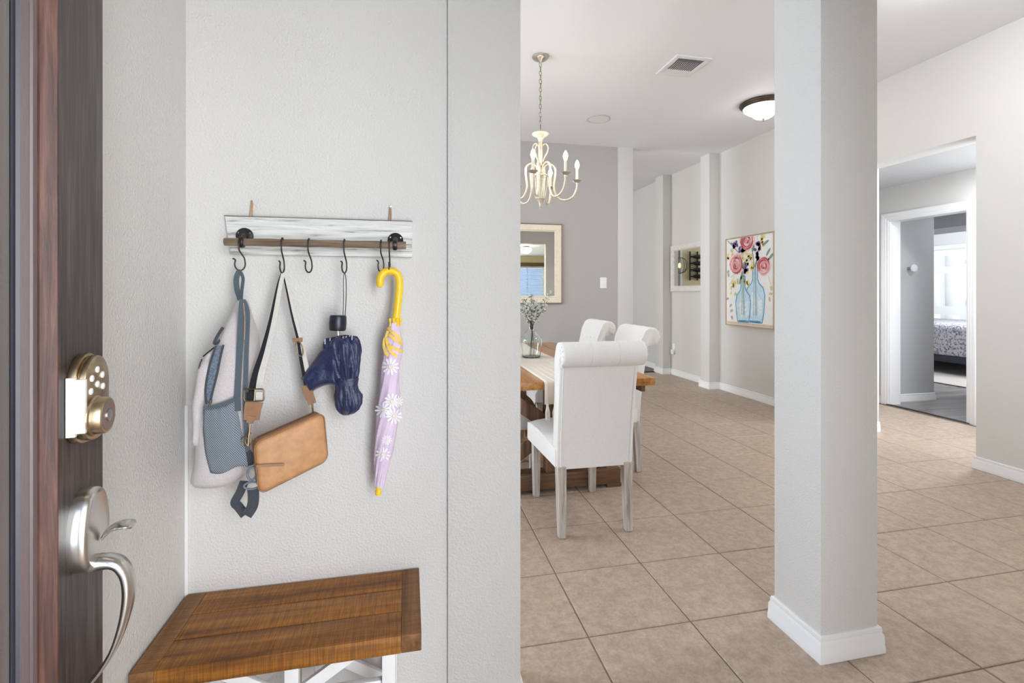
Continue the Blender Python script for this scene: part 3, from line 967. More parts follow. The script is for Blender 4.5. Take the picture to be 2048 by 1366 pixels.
# open zip of the front pocket
zp = band('zip_lining', fabric('blue_grey_lining', rgb(122, 134, 150), rgb(84, 96, 112), 300), [(439, 692), (434, 715), (426, 745), (419, 778), (417, 806)], Yb - 0.072, 0.0075, 0.003)
band('zip_tape', F_DARK, [(447, 690), (441, 715), (434, 750), (425, 785), (419, 812)], Yb - 0.076, 0.0018, 0.002)
band('zip_tape', F_DARK, [(432, 692), (424, 715), (416, 745), (411, 780), (413, 808)], Yb - 0.077, 0.0018, 0.002)
MB().tube([at_y(*q, Yb - 0.085) for q in ((421, 800), (420, 808), (419, 814))], 0.002, 8).build('zip_pull', 'bronze', bp)
MB().tube([at_y(*q, Yb - 0.075) for q in ((404, 718), (400, 728), (398, 738))], 0.0016, 8).build('zip_pull', 'iron', bp)
MB().tube([at_y(*q, Yb - 0.06) for q in ((406, 713), (418, 703), (428, 695))], 0.0016, 8).build('zip_cord', 'iron', bp)
band('grab_handle', F_DARK, [(446, 655), (440, 664), (433, 676), (429, 686), (434, 687), (440, 680)], Yb - 0.055, 0.003, 0.0024)
# dark zip and padded strap down the side
band('side_strap', F_SLATE, [(485, 599), (483, 630), (481, 670), (479, 710), (477, 750), (475, 790), (476, 822)], Yb - 0.074, 0.0062, 0.0026)
band('side_strap', F_SLATE, [(487, 600), (495, 622), (495, 660), (493, 710), (492, 760), (490, 800), (492, 850), (495, 900)], Yb - 0.070, 0.0042, 0.0032)
band('strap_piping', plain('tan_piping', rgb(184, 150, 130), 0.7), [(487, 606), (490, 640), (489, 680)], Yb - 0.078, 0.0007, 0.001)
# net pocket
netr = []
top_l, top_r, bot_l, bot_r = (409, 817), (471, 799), (421, 946), (497, 934)
for i in range(15):
    v = i / 14; row = []
    for j in range(15):
        u = j / 14
        px = (top_l[0] * (1 - v) + bot_l[0] * v) * (1 - u) + (top_r[0] * (1 - v) + bot_r[0] * v) * u
        py = (top_l[1] * (1 - v) + bot_l[1] * v) * (1 - u) + (top_r[1] * (1 - v) + bot_r[1] * v) * u
        py += 5 * sin(2 * pi * u) * v + 5 * sin(pi * u) * (1 - v)
        px += -7 * sin(pi * v) * (1 - u)
        bulge = 0.012 * sin(pi * u) * (0.4 + 0.6 * sin(pi * min(1, v * 1.1))) + 0.0015 * sin(u * 26) * (1 - v)
        row.append(at_y(px, py, Yb - 0.074 - bulge))
    netr.append(row)
MB().grid(netr).build('net_pocket', F_NET, bp, solid=0.002, sharp=80, jit=0.0012, jscale=30)
band('pocket_binding', F_SLATE, [(408, 816), (425, 814), (445, 808), (471, 798)], Yb - 0.082, 0.0042, 0.0014)
# hanging loop and bottom webbing
h1 = HOOKS[481]
lp_ = [(h1.x, YR - 0.004, h1.z + 0.002)]
MB().tube(smooth_path([at_y(479, 541, YR - 0.006), at_y(473, 556, YR - 0.006), at_y(474, 578, YR - 0.004), at_y(481, 600, Yb - 0.004)], 5), 0, flat=(0.0062, 0.0011), up=Vector((0.2, -1, 0))).build('hanging_loop', F_SLATE, bp)
MB().tube(smooth_path([at_y(479, 541, YR - 0.010), at_y(486, 556, YR - 0.012), at_y(484, 578, YR - 0.010), at_y(482, 600, Yb - 0.006)], 5), 0, flat=(0.0040, 0.0011), up=Vector((-0.4, -1, 0))).build('hanging_loop', F_SLATE, bp)
ys = Yb - 0.062
band('bottom_webbing', F_DARK, [(492, 905), (499, 915), (503, 930)], ys, 0.011, 0.0012)
band('bottom_webbing', F_DARK, [(489, 962), (480, 985), (470, 1004), (477, 1013), (490, 1030)], ys + 0.012, 0.010, 0.0012, up=(0.5, -1, 0))
band('bottom_webbing', F_DARK, [(506, 978), (507, 996), (504, 1014), (493, 1031)], ys - 0.016, 0.0122, 0.0012, up=(0.1, -1, 0.1))
grey_pl = plain('grey_plastic', rgb(112, 122, 134), 0.4, var=0.05)
def ring_px(cx, cy, rx, ry, Y, r, name, mat, parent, tilt=0.0, n=24):
    pts = []
    for k in range(n):
        a = 2 * pi * k / n
        x, y = rx * cos(a), ry * sin(a)
        pts.append(at_y(cx + x * cos(tilt) - y * sin(tilt), cy + x * sin(tilt) + y * cos(tilt), Y))
    return MB().tube(pts, r, 8, closed=True).build(name, mat, parent, sharp=60)
ring_px(504, 947, 9, 13, ys - 0.022, 0.0028, 'webbing_ring', grey_pl, bp, 0.2)
ring_px(504, 971, 16, 7, ys - 0.022, 0.0026, 'webbing_ring', grey_pl, bp, -0.12)

# ---- tan handbag
TAN = plain('tan_leather', rgb(186, 138, 94), 0.55, var=0.16, scale=45, bump=0.15, bscale=500)
TAN2 = plain('tan_leather_trim', rgb(150, 112, 82), 0.6, var=0.12, scale=60, bump=0.15, bscale=500)
a_ = radians(24)
ctr = at_y(581, 899, 1.285)
U = Vector((cos(a_), sin(a_), 0)); W_ = Vector((-sin(a_), cos(a_), 0))
til = radians(17.5)
U2 = U * cos(til) + Vector((0, 0, sin(til))); V2 = -U * sin(radians(5)) + Vector((0, 0, cos(radians(5))))
hbag = thing('handbag', ctr + Vector((0, 0, -0.08)), 'tan leather crossbody handbag with a black and white webbing strap', 'handbag')
def bagp(u, v, w_):
    return ctr + U2 * u + V2 * v + W_ * w_
def rrect(hw, hh, r, n=6):
    pts = []
    for cx, cy, a0 in ((hw - r, hh - r, 0), (-hw + r, hh - r, 90), (-hw + r, -hh + r, 180), (hw - r, -hh + r, 270)):
        for k in range(n + 1):
            a = radians(a0 + 90 * k / n)
            pts.append((cx + r * cos(a), cy + r * sin(a)))
    return pts
bw_, bh_, bdp = 0.0815, 0.0610, 0.026
rings = []
for s_, w_ in ((0.90, -bdp - 0.003), (0.97, -bdp - 0.001), (1.0, -bdp + 0.005), (1.0, bdp - 0.005), (0.97, bdp)):
    rings.append([bagp(u * s_, v * (1 - (1 - s_) * 1.5), w_) for u, v in rrect(bw_, bh_, 0.018)])
MB().loft(rings).build('body', TAN, hbag, sharp=60)
pip = [bagp(u, v, -bdp + 0.003) for u, v in rrect(bw_ + 0.0008, bh_ + 0.0008, 0.018)]
MB().tube(pip, 0.0013, 6, closed=True).build('piping', TAN2, hbag)
MB().tube([bagp(-bw_ + 0.012, bh_ + 0.0005, 0.002), bagp(0, bh_ + 0.0015, 0.002), bagp(bw_ - 0.02, bh_ + 0.0005, 0.002)], 0, flat=(0.006, 0.0012), up=V2).build('top_zip', plain('brown_zip_tape', rgb(126, 92, 66), 0.7), hbag)
MB().tube([bagp(-bw_ - 0.004, 0.012, -0.016), bagp(-bw_ - 0.001, 0.010, -bdp - 0.008), bagp(-bw_ + 0.02, 0.002, -bdp - 0.0095), bagp(-bw_ + 0.058, -0.016, -bdp - 0.0085)], 0, flat=(0.0030, 0.0012), up=-W_).build('zip_tassel', TAN2, hbag)
def strip(name, pts, w0, w1, mat, side=0.0, up=(0, -1, 0), ht=0.0008, parent=hbag):
    """strap through pixel points; w0..w1 half widths; side shifts across for a two-tone strap"""
    P = smooth_path([at_y(*q) for q in pts], 6); n = len(P)
    upv = Vector(up)
    out = []; fl_ = []
    for i, q in enumerate(P):
        t = i / (n - 1); hw = w0 + (w1 - w0) * t
        tn = (P[min(i + 1, n - 1)] - P[max(i - 1, 0)]).normalized()
        sd = tn.cross(upv).normalized()
        out.append(q + sd * hw * side); fl_.append((hw * 0.5 if side else hw, ht))
    return MB().tube(out, 0, flat=fl_, up=upv).build(name, mat, parent)
BLK = fabric('black_webbing', rgb(30, 32, 40), rgb(18, 20, 26), 900)
WHT = fabric('white_webbing', rgb(224, 220, 214), rgb(198, 194, 188), 900)
hk = HOOKS[565]
L = [(563, 545, YR - 0.004), (556, 575, 1.345), (544, 640, 1.33), (530, 700, 1.30), (516, 750, 1.275), (510, 790, 1.262)]
strip('strap_white', L, 0.0085, 0.0165, WHT, -0.5)
strip('strap_black', L, 0.0012, 0.0165, BLK, 0.5)
R_ = [(567, 545, YR - 0.004), (575, 580, 1.35), (586, 630, 1.345), (597, 672, 1.34), (601, 690, 1.34), (606, 720, 1.338), (616, 770, 1.335)]
strip('strap_white', R_, 0.0065, 0.0115, WHT, -0.45)
strip('strap_black', R_, 0.003, 0.0095, BLK, 0.5)
MB().tube([at_y(508 + u * 1.0, 790 + v, 1.246) for u, v in rrect(20, 12, 4, 3)], 0.0015, 8, closed=True).build('slide_buckle', 'brass', hbag, sharp=60)
MB().tube([at_y(510, 778, 1.246), at_y(508, 802, 1.246)], 0.0012, 8).build('buckle_bar', 'brass', hbag)
strip('strap_white', [(520, 784, 1.254), (520, 801, 1.254)], 0.009, 0.009, WHT)
strip('strap_black', [(501, 784, 1.254), (501, 803, 1.254)], 0.008, 0.008, BLK)
strip('leather_tab', [(509, 803, 1.254), (505, 820, 1.254), (503, 840, 1.254)], 0.0195, 0.0165, TAN2, ht=0.002)
strip('leather_tab', [(503, 832, 1.252), (500, 846, 1.252)], 0.010, 0.007, TAN2, ht=0.002)
MB().tube([at_y(*q, 1.25) for q in ((500, 848), (499, 862), (497, 876), (496, 892))], 0.0022, 8).build('snap_hook', 'brass', hbag)
ring_px(498, 878, 7, 13, 1.25, 0.0013, 'snap_ring', 'brass', hbag, 0.2)
ring_px(489, 882, 6, 9, 1.256, 0.0011, 'snap_ring', 'brass', hbag, 0.0)
strip('keeper_loop', [(595, 676, 1.336), (595, 684, 1.336)], 0.0115, 0.0115, TAN2, ht=0.003)
ring_px(599, 698, 7, 15, 1.33, 0.0014, 'strap_buckle', 'brass', hbag, -0.25)
strip('leather_tab', [(612, 770, 1.333), (620, 795, 1.33), (625, 808, 1.328)], 0.0115, 0.0095, TAN2, ht=0.002)
MB().tube([at_y(*q) for q in ((625, 808, 1.325), (625, 816, 1.322), (626, 826, 1.316))], 0.0024, 8).build('snap_hook', 'brass', hbag)

# ---- navy folding umbrella
NAVY = plain('navy_nylon', rgb(28, 36, 74), 0.42, var=0.2, scale=25, bump=0.5, bscale=90, bdist=0.004, Sheen_Weight=0.2)
Yu = 1.345
nu = thing('folding_umbrella', at_y(692, 828, Yu), 'crumpled navy folding umbrella hanging from its wrist loop', 'umbrella')
mt = Matrix.Translation(at_y(675, 661, Yu)) @ Matrix.Rotation(radians(2.5), 4, 'Y')
px2m = (at_y(676, 650, Yu) - at_y(675, 650, Yu)).x
MB().lathe([(0.0001, 0), (15.5 * px2m, 0), (17 * px2m, 0.004), (17.6 * px2m, 0.020), (17 * px2m, 0.036), (15.5 * px2m, 0.040), (0.0001, 0.0405)], 28, mt).build('handle', 'black_plastic', nu)
MB().tube([at_y(676, 662, Yu), at_y(678, 690, Yu)], 0.0035, 12).build('shaft', 'chrome', nu)
MB().tube(smooth_path([at_y(686, 632, Yu - 0.004), at_y(687, 600, YR - 0.008), at_y(687, 560, YR - 0.008), at_y(689, 546, YR - 0.007), at_y(692, 560, YR - 0.008), at_y(692, 600, YR - 0.006), at_y(690, 632, Yu - 0.002)], 5), 0.0011, 7).build('wrist_loop', 'black_plastic', nu)
rows = [(676, 684, 6, 0.2), (680, 684, 27, 1), (690, 685, 33, 1), (705, 687, 33, 1), (725, 688, 30, 1), (745, 690, 26, 0.9), (758, 692, 23, 0.5), (768, 693, 22, 0.2), (778, 694, 22, 0.4), (790, 696, 26, 0.9), (808, 697, 26, 1), (820, 696, 21, 0.9), (827, 694, 13, 0.7), (830, 693, 5, 0.4)]
rings = []
for k, (py, cx, r, pl) in enumerate(dense(rows, 3)):
    c = at_y(cx, py, Yu); ring = []
    for q in range(112):
        a = 2 * pi * q / 112
        rr_ = r * px2m * (1 + pl * (0.26 * (abs(sin(4 * a + py * 0.010)) - 0.6) + 0.14 * (abs(sin(7 * a + 1.3 - py * 0.025)) - 0.6)))
        ring.append(Vector((c.x + rr_ * cos(a), c.y + rr_ * sin(a) * 0.82, c.z + (0.007 * abs(sin(4 * a)) if py < 690 else 0))))
    rings.append(ring)
MB().loft(rings).build('canopy', NAVY, nu, jit=0.0028, jscale=40, sharp=40)
flp = []
A0, A1, B0, B1 = (664, 690), (672, 770), (604, 757), (622, 785)
for i in range(13):
    v = i / 12; row = []
    for j in range(13):
        u = j / 12
        px = (A0[0] * (1 - u) + B0[0] * u) * (1 - v) + (A1[0] * (1 - u) + B1[0] * u) * v
        py = (A0[1] * (1 - u) + B0[1] * u) * (1 - v) + (A1[1] * (1 - u) + B1[1] * u) * v
        py += -10 * sin(pi * u) * (1 - v) - 6 * sin(pi * u) * v
        Y = Yu - 0.020 - 0.012 * sin(pi * v) + 0.010 * u + 0.004 * sin(v * 11 + u * 3)
        row.append(at_y(px, py, Y))
    flp.append(row)
MB().grid(flp).build('loose_panel', NAVY, nu, solid=0.0016, jit=0.0035, jscale=38, sharp=70)
band('closing_band', NAVY, [(669, 761, Yu - 0.014), (680, 764, Yu - 0.022), (694, 765, Yu - 0.024), (708, 764, Yu - 0.020), (716, 763, Yu - 0.008)], Yu, 0.0095, 0.001, nu)
for k, (px, py) in enumerate(((650, 679), (660, 676), (672, 674), (686, 673), (692, 672), (699, 671), (704, 671))):
    q = at_y(px, py + 3, Yu - 0.02 + 0.006 * (k % 3))
    MB().tube([q + Vector((0, 0, -0.008)), q, q + Vector((0.0006, 0, 0.004))], 0.0010, 6).build('rib_tip', 'white_plastic', nu)

# ---- lilac umbrella
LIL = plain('lilac_nylon', rgb(218, 198, 222), 0.5, var=0.05, scale=30, Sheen_Weight=0.2)
YEL = plain('yellow_plastic', rgb(246, 204, 44), 0.3, var=0.03)
YELF = plain('yellow_ribbon', rgb(238, 200, 92), 0.55, var=0.08)
Yl = 1.350
lu = thing('crook_umbrella', at_y(757, 990, Yl), 'lilac daisy-print umbrella with a yellow crook handle', 'umbrella')
pth = smooth_path([at_y(q[0], q[1], Yl) for q in ((791, 655), (793, 630), (797, 595), (799, 568), (797, 553), (790, 544.5), (779, 542), (768, 545), (761, 555), (760, 570))], 6)
n_ = len(pth)
MB().tube(pth, [0.0102 if k < n_ - 2 else 0.0085 for k in range(n_)], 14).build('crook_handle', YEL, lu, sharp=60)
MB().lathe([(0.0001, 0.011), (0.006, 0.0105), (0.0092, 0.006), (0.0095, 0), (0.006, -0.006), (0.0001, -0.008)], 16, Matrix.Translation(at_y(760, 570, Yl))).build('handle_end', YEL, lu)
rows = [(645, 788, 10, 0.5), (660, 788, 13, 0.6), (685, 788, 18, 0.8), (705, 785, 19.5, 0.9), (735, 781, 17.5, 0.8), (770, 779, 19, 0.8), (800, 779, 22, 0.9), (830, 776, 22, 0.9), (865, 772, 21, 1), (900, 768, 19, 1.1), (935, 763, 14, 1.2), (960, 760, 10.5, 1.1), (972, 759, 9.5, 0.8)]
def lil_ring(py, cx, r, pl, grow=0.0, n=64):
    c = at_y(cx, py, Yl); ring = []
    for q in range(n):
        a = 2 * pi * q / n
        tw = a + (py - 650) * 0.010
        rr_ = (r * px2m + grow) * (1 + pl * (0.16 * (abs(sin(4 * tw)) - 0.6) + 0.05 * sin(15 * tw + 0.7)))
        ring.append(Vector((c.x + rr_ * cos(a), c.y + rr_ * sin(a) * 0.9, c.z)))
    return ring
dl = dense(rows, 4)
MB().loft([lil_ring(*q) for q in dl]).build('canopy', LIL, lu, sharp=60, jit=0.0012, jscale=40)
def on_canopy(px, py, off=0.0020):
    """point on the camera side of the closed canopy at a pixel"""
    k = min(range(len(dl)), key=lambda i: abs(dl[i][0] - py))
    cx, r = dl[k][1], dl[k][2]
    s_ = max(-0.97, min(0.97, (px - cx) / r))
    return at_y(px, py, Yl - (sqrt(1 - s_ * s_) * r * px2m * 0.9 * 1.06 + off))
for pts in (((776, 662), (772, 680), (780, 692), (796, 700), (806, 703)), ((778, 668), (786, 676), (797, 683), (804, 690)), ((770, 676), (768, 690), (771, 704), (776, 712)), ((773, 676), (776, 692), (784, 706), (794, 712)), ((776, 655), (784, 664), (795, 672), (803, 681))):
    MB().tube(smooth_path([on_canopy(*q) for q in pts], 5), 0, flat=(0.0038, 0.0009), up=Vector((0, -1, 0))).build('ribbon_trim', YELF, lu)
for k, px in enumerate((780, 787, 794, 801)):
    q = at_y(px, 640, Yl - 0.010 + 0.004 * (k % 2))
    MB().lathe([(0.0001, 0.0055), (0.003, 0.004), (0.0038, 0.001), (0.003, -0.002), (0.0018, -0.006), (0.0022, -0.016), (0.0001, -0.017)], 12, Matrix.Translation(q)).build('rib_tip', YEL, lu)
MB().lathe([(0.0001, 0.020), (0.0075, 0.018), (0.0082, 0.012), (0.0066, 0.008), (0.0078, 0.003), (0.0086, -0.002), (0.0074, -0.007), (0.0001, -0.010)], 18, Matrix.Translation(at_y(756.5, 984, Yl))).build('tip', YEL, lu)
for k in range(8):
    a = 2 * pi * k / 8
    c = at_y(759, 972, Yl)
    MB().tube([c + Vector((0.010 * cos(a), 0.010 * sin(a), 0.002)), c + Vector((0.012 * cos(a + .3), 0.012 * sin(a + .3), -0.001)), c + Vector((0.010 * cos(a + .7), 0.010 * sin(a + .7), 0.002))], 0.0008, 6).build('hem', LIL, lu)
DAISY = plain('daisy_print', (0.86, 0.84, 0.88, 1), 0.6, var=0.0)
DAISYC = plain('daisy_heart', rgb(236, 226, 190), 0.6, var=0.0)
def daisy(px, py, r):
    m = MB(); n = 11
    for q in range(n):
        a = 2 * pi * q / n + 0.2
        poly = []
        for f, wd in ((0.22, 0.05), (0.6, 0.13), (0.9, 0.11), (1.0, 0.0), (0.9, -0.11), (0.6, -0.13), (0.22, -0.05)):
            x, y = f * cos(a) - wd * sin(a), f * sin(a) + wd * cos(a)
            poly.append(on_canopy(px + x * r, py + y * r, 0.0012))
        m.add(poly, [tuple(range(len(poly)))])
    m.build('daisy_print', DAISY, lu)
    MB().add([on_canopy(px + 0.2 * r * cos(2 * pi * k / 10), py + 0.2 * r * sin(2 * pi * k / 10), 0.0015) for k in range(10)], [tuple(range(10))]).build('daisy_heart', DAISYC, lu)
for px, py, r in ((781, 733, 15), (766, 820, 14), (784, 803, 14), (788, 832, 14), (766, 909, 13), (796, 803, 9), (774, 880, 9)):
    daisy(px, py, r * 1.2)


# ================================================================ dining room
TW = wood('golden_brown_pine', rgb(116, 70, 28), rgb(168, 110, 54), rgb(200, 146, 88), axis=1, rough=0.32, scale=0.7, bump=0.15)
TWX = wood('brown_pine_frame', rgb(62, 42, 28), rgb(104, 74, 50), rgb(140, 106, 78), axis=0, rough=0.55, scale=0.9, bump=0.3)
TWZ = wood('brown_pine_brace', rgb(66, 46, 32), rgb(112, 82, 58), rgb(150, 116, 88), axis=2, rough=0.55, scale=0.9, bump=0.3)
tx0, tx1, ty0, ty1, tz = 0.40, 1.385, 2.565, 4.62, 0.760
table = thing('dining_table', ((tx0 + tx1) / 2, (ty0 + ty1) / 2, 0), 'farmhouse dining table of brown planks on crossed trestles', 'table')
npk = 6; pw = (tx1 - tx0) / npk
pl0 = None
for k in range(npk):
    B(tx0 + k * pw + 0.0012, tx0 + (k + 1) * pw - 0.0012, ty0 + 0.003 * (k % 2), ty1, tz - 0.042, tz).build('plank', TW, table, bevel=0.003)
tcx = (tx0 + tx1) / 2
for yy in (2.95, 4.15):
    B(tx0 + 0.04, tx1 - 0.04, yy, yy + 0.09, tz - 0.092, tz - 0.042).build('top_beam', TWX, table, bevel=0.003)
    B(tx0 + 0.05, tx1 - 0.05, yy - 0.02, yy + 0.10, 0.022, 0.118).build('foot_beam', TWX, table, bevel=0.004)
    for s_ in (-1, 1):
        B(tcx + s_ * 0.40 - 0.05, tcx + s_ * 0.40 + 0.05, yy - 0.02, yy + 0.10, 0.0, 0.022).build('foot_block', TWX, table, bevel=0.002)
        MB().tube([(tcx + s_ * 0.37, yy + 0.045, 0.135), (tcx - s_ * 0.37, yy + 0.045, 0.655)], 0, flat=(0.042, 0.036 if s_ > 0 else 0.030), up=Vector((0, 1, 0))).build('cross_brace', TWZ, table, bevel=0.003)
    B(tcx - 0.05, tcx + 0.05, yy + 0.0, yy + 0.08, 0.118, tz - 0.092).build('centre_post', TWZ, table, bevel=0.003)
for s_ in (-1, 1):
    B(tcx + s_ * 0.43 - 0.012, tcx + s_ * 0.43 + 0.012, ty0 + 0.03, ty1 - 0.03, tz - 0.082, tz - 0.042).build('apron', TWX, table, bevel=0.002)
B(tcx - 0.045, tcx + 0.045, 3.04, 4.15, 0.14, 0.23).build('stretcher', TW, table, bevel=0.003)

# runner
RUN = fabric('cream_cotton', rgb(238, 228, 214), rgb(216, 204, 188), 500, (1, 0.15, 1))
rx0, rx1 = 0.722, 1.055
run = thing('table_runner', ((rx0 + rx1) / 2, 3.6, tz), 'cream woven table runner with knotted tassels over the table end', 'table runner')
prof = [(ty1 + 0.004, 0.60), (ty1 + 0.004, tz - 0.004), (ty1 - 0.006, tz + 0.003), (4.3, tz + 0.003), (3.9, tz + 0.003), (3.5, tz + 0.003), (3.1, tz + 0.003), (2.8, tz + 0.003), (ty0 + 0.006, tz + 0.003), (ty0 - 0.004, tz - 0.005), (ty0 - 0.005, 0.70), (ty0 - 0.004, 0.640)]
rows = []
for y, z in prof:
    rows.append([(rx0 + (rx1 - rx0) * k / 12, y - (0.0015 * sin(k * 1.9) if z < tz - 0.01 else 0), z) for k in range(13)])
MB().grid(rows).build('cloth', RUN, run, solid=0.003, sharp=60)
WV = plain('cream_yarn', rgb(236, 228, 216), 0.95, var=0.08, scale=300, bump=0.6, bscale=500)
for k in range(8):                                           # raised braid stripes along the cloth
    x = rx0 + 0.016 + k * (rx1 - rx0 - 0.032) / 7
    MB().tube([(x, 4.6, tz + 0.0048), (x, ty0 + 0.004, tz + 0.0048)], 0, flat=(0.003, 0.0008), up=Vector((0, 0, 1))).build('woven_stripe', WV, run)
    for s_ in (-1, 1):
        MB().tube([(x + s_ * 0.004 * sin(q * pi / 2 + 0.5), ty0 - 0.0085, tz - 0.006 - q * 0.0085) for q in range(15)], 0.0016, 6).build('braid', WV, run)
    # tassel
    m = MB()
    top = Vector((x, ty0 - 0.006, 0.641))
    m.lathe([(0.0001, 0.004), (0.006, 0.002), (0.0075, -0.006), (0.005, -0.013)], 10, Matrix.Translation(top))
    m.build('tassel_knot', WV, run)
    m = MB()
    for q in range(14):
        a = 2 * pi * q / 14; r0, r1 = 0.004, 0.010 + 0.004 * random.random()
        m.tube([top + Vector((r0 * cos(a), r0 * sin(a) * 0.7, -0.010)), top + Vector((r1 * cos(a), r1 * sin(a) * 0.6, -0.045)), top + Vector((r1 * cos(a + .3), r1 * sin(a + .3) * 0.6, -0.082 - 0.010 * random.random()))], [0.0022, 0.002, 0.0012], 5)
    m.build('tassel', WV, run)

# vase and stems
glass, t_, p_ = base_mat('clear_glass', (0.93, 0.97, 0.96, 1), 0.01)
p_.inputs['Transmission Weight'].default_value = 1.0; p_.inputs['IOR'].default_value = 1.45
vx, vy, vz = 0.897, 3.545, tz + 0.0048
vase = MB().lathe([(0.0001, 0.0), (0.062, 0.0), (0.068, 0.006), (0.072, 0.03), (0.080, 0.10), (0.081, 0.125), (0.074, 0.150), (0.050, 0.178), (0.030, 0.200), (0.023, 0.218), (0.0225, 0.255), (0.026, 0.262), (0.027, 0.274), (0.024, 0.276), (0.0205, 0.258), (0.0205, 0.218), (0.027, 0.199), (0.047, 0.175), (0.070, 0.148), (0.077, 0.125), (0.076, 0.10), (0.068, 0.03), (0.064, 0.010), (0.058, 0.006), (0.0001, 0.006)], 40, Matrix.Translation((vx, vy, vz))).build('glass_bottle_vase', glass, sharp=70)
tag(vase, 'clear glass demijohn vase standing on the table runner', 'vase')
MBs = {'stem': MB()}
fl_root = thing('flower_sprig', (vx, vy, vz + 0.01), 'sprigs of tiny white flowers and green leaves standing in the glass vase', 'flowers')
GRN = plain('leaf_green', rgb(104, 122, 66), 0.6, var=0.3, scale=120)
STM = plain('brown_stem', rgb(92, 84, 62), 0.7, var=0.2)
PET = plain('white_petal', (0.85, 0.85, 0.82, 1), 0.6, var=0.05)
lead = Vector((vx, vy, vz + 0.27))
lm, fm = MB(), MB()
random.seed(11)
for k in range(22):
    if k == 0:
        tip = at_y(1108, 582, vy - 0.02)
    elif k == 1:
        tip = at_y(1062, 585, vy)
    else:
        a = random.uniform(0, 2 * pi); sp = random.uniform(0.03, 0.13); tip = lead + Vector((sp * cos(a), sp * sin(a), random.uniform(0.06, 0.17)))
    foot = Vector((vx + random.uniform(-0.03, 0.03), vy + random.uniform(-0.03, 0.03), vz + 0.012))
    neck = lead + Vector((random.uniform(-0.012, 0.012), random.uniform(-0.012, 0.012), -0.03))
    mid = (lead + tip) / 2 + Vector((0, 0, 0.012))
    if k > 5:
        foot = neck + Vector((0, 0, -0.03))
    path = smooth_path([foot, neck, mid, tip], 6)
    MB().tube(path, [0.0018 - 0.0011 * i / len(path) for i in range(len(path))], 5).build('stem', STM, fl_root)
    for q in range(9):
        base = path[8 + (q * 10) // 9] if len(path) > 8 else tip
        d = Vector((random.uniform(-1, 1), random.uniform(-1, 1), random.uniform(-0.2, 1))).normalized()
        s_ = d.cross(Vector((0, 0, 1))).normalized() * 0.006
        ln = random.uniform(0.018, 0.034)
        if base.z > lead.z + 0.0:
            lm.add([base, base + d * ln * 0.5 + s_, base + d * ln, base + d * ln * 0.5 - s_], [(0, 1, 2, 3)])
            d2 = Vector((d.y, -d.x, 0.5 + 0.4 * d.z)).normalized()
            lm.add([base, base + d2 * ln * 0.5 + s_, base + d2 * ln, base + d2 * ln * 0.5 - s_], [(0, 1, 2, 3)])
            for w_ in range(2 + q % 2):
                c = base + Vector((random.uniform(-1, 1), random.uniform(-1, 1), random.uniform(-0.6, 1))) * 0.022
                for pz in range(5):
                    a = 2 * pi * pz / 5 + w_
                    u = Vector((cos(a), 0.5 * sin(a) * (1 if w_ else -1), sin(a))) * 0.0078
                    v = Vector((-sin(a), 0.3, cos(a))) * 0.0040
                    fm.add([c, c + u * 0.6 + v, c + u, c + u * 0.6 - v], [(0, 1, 2, 3)])
tag(lm.build('leaves', GRN, fl_root, solid=0.0005), kind='stuff')
tag(fm.build('blossoms', PET, fl_root, solid=0.0005), kind='stuff')

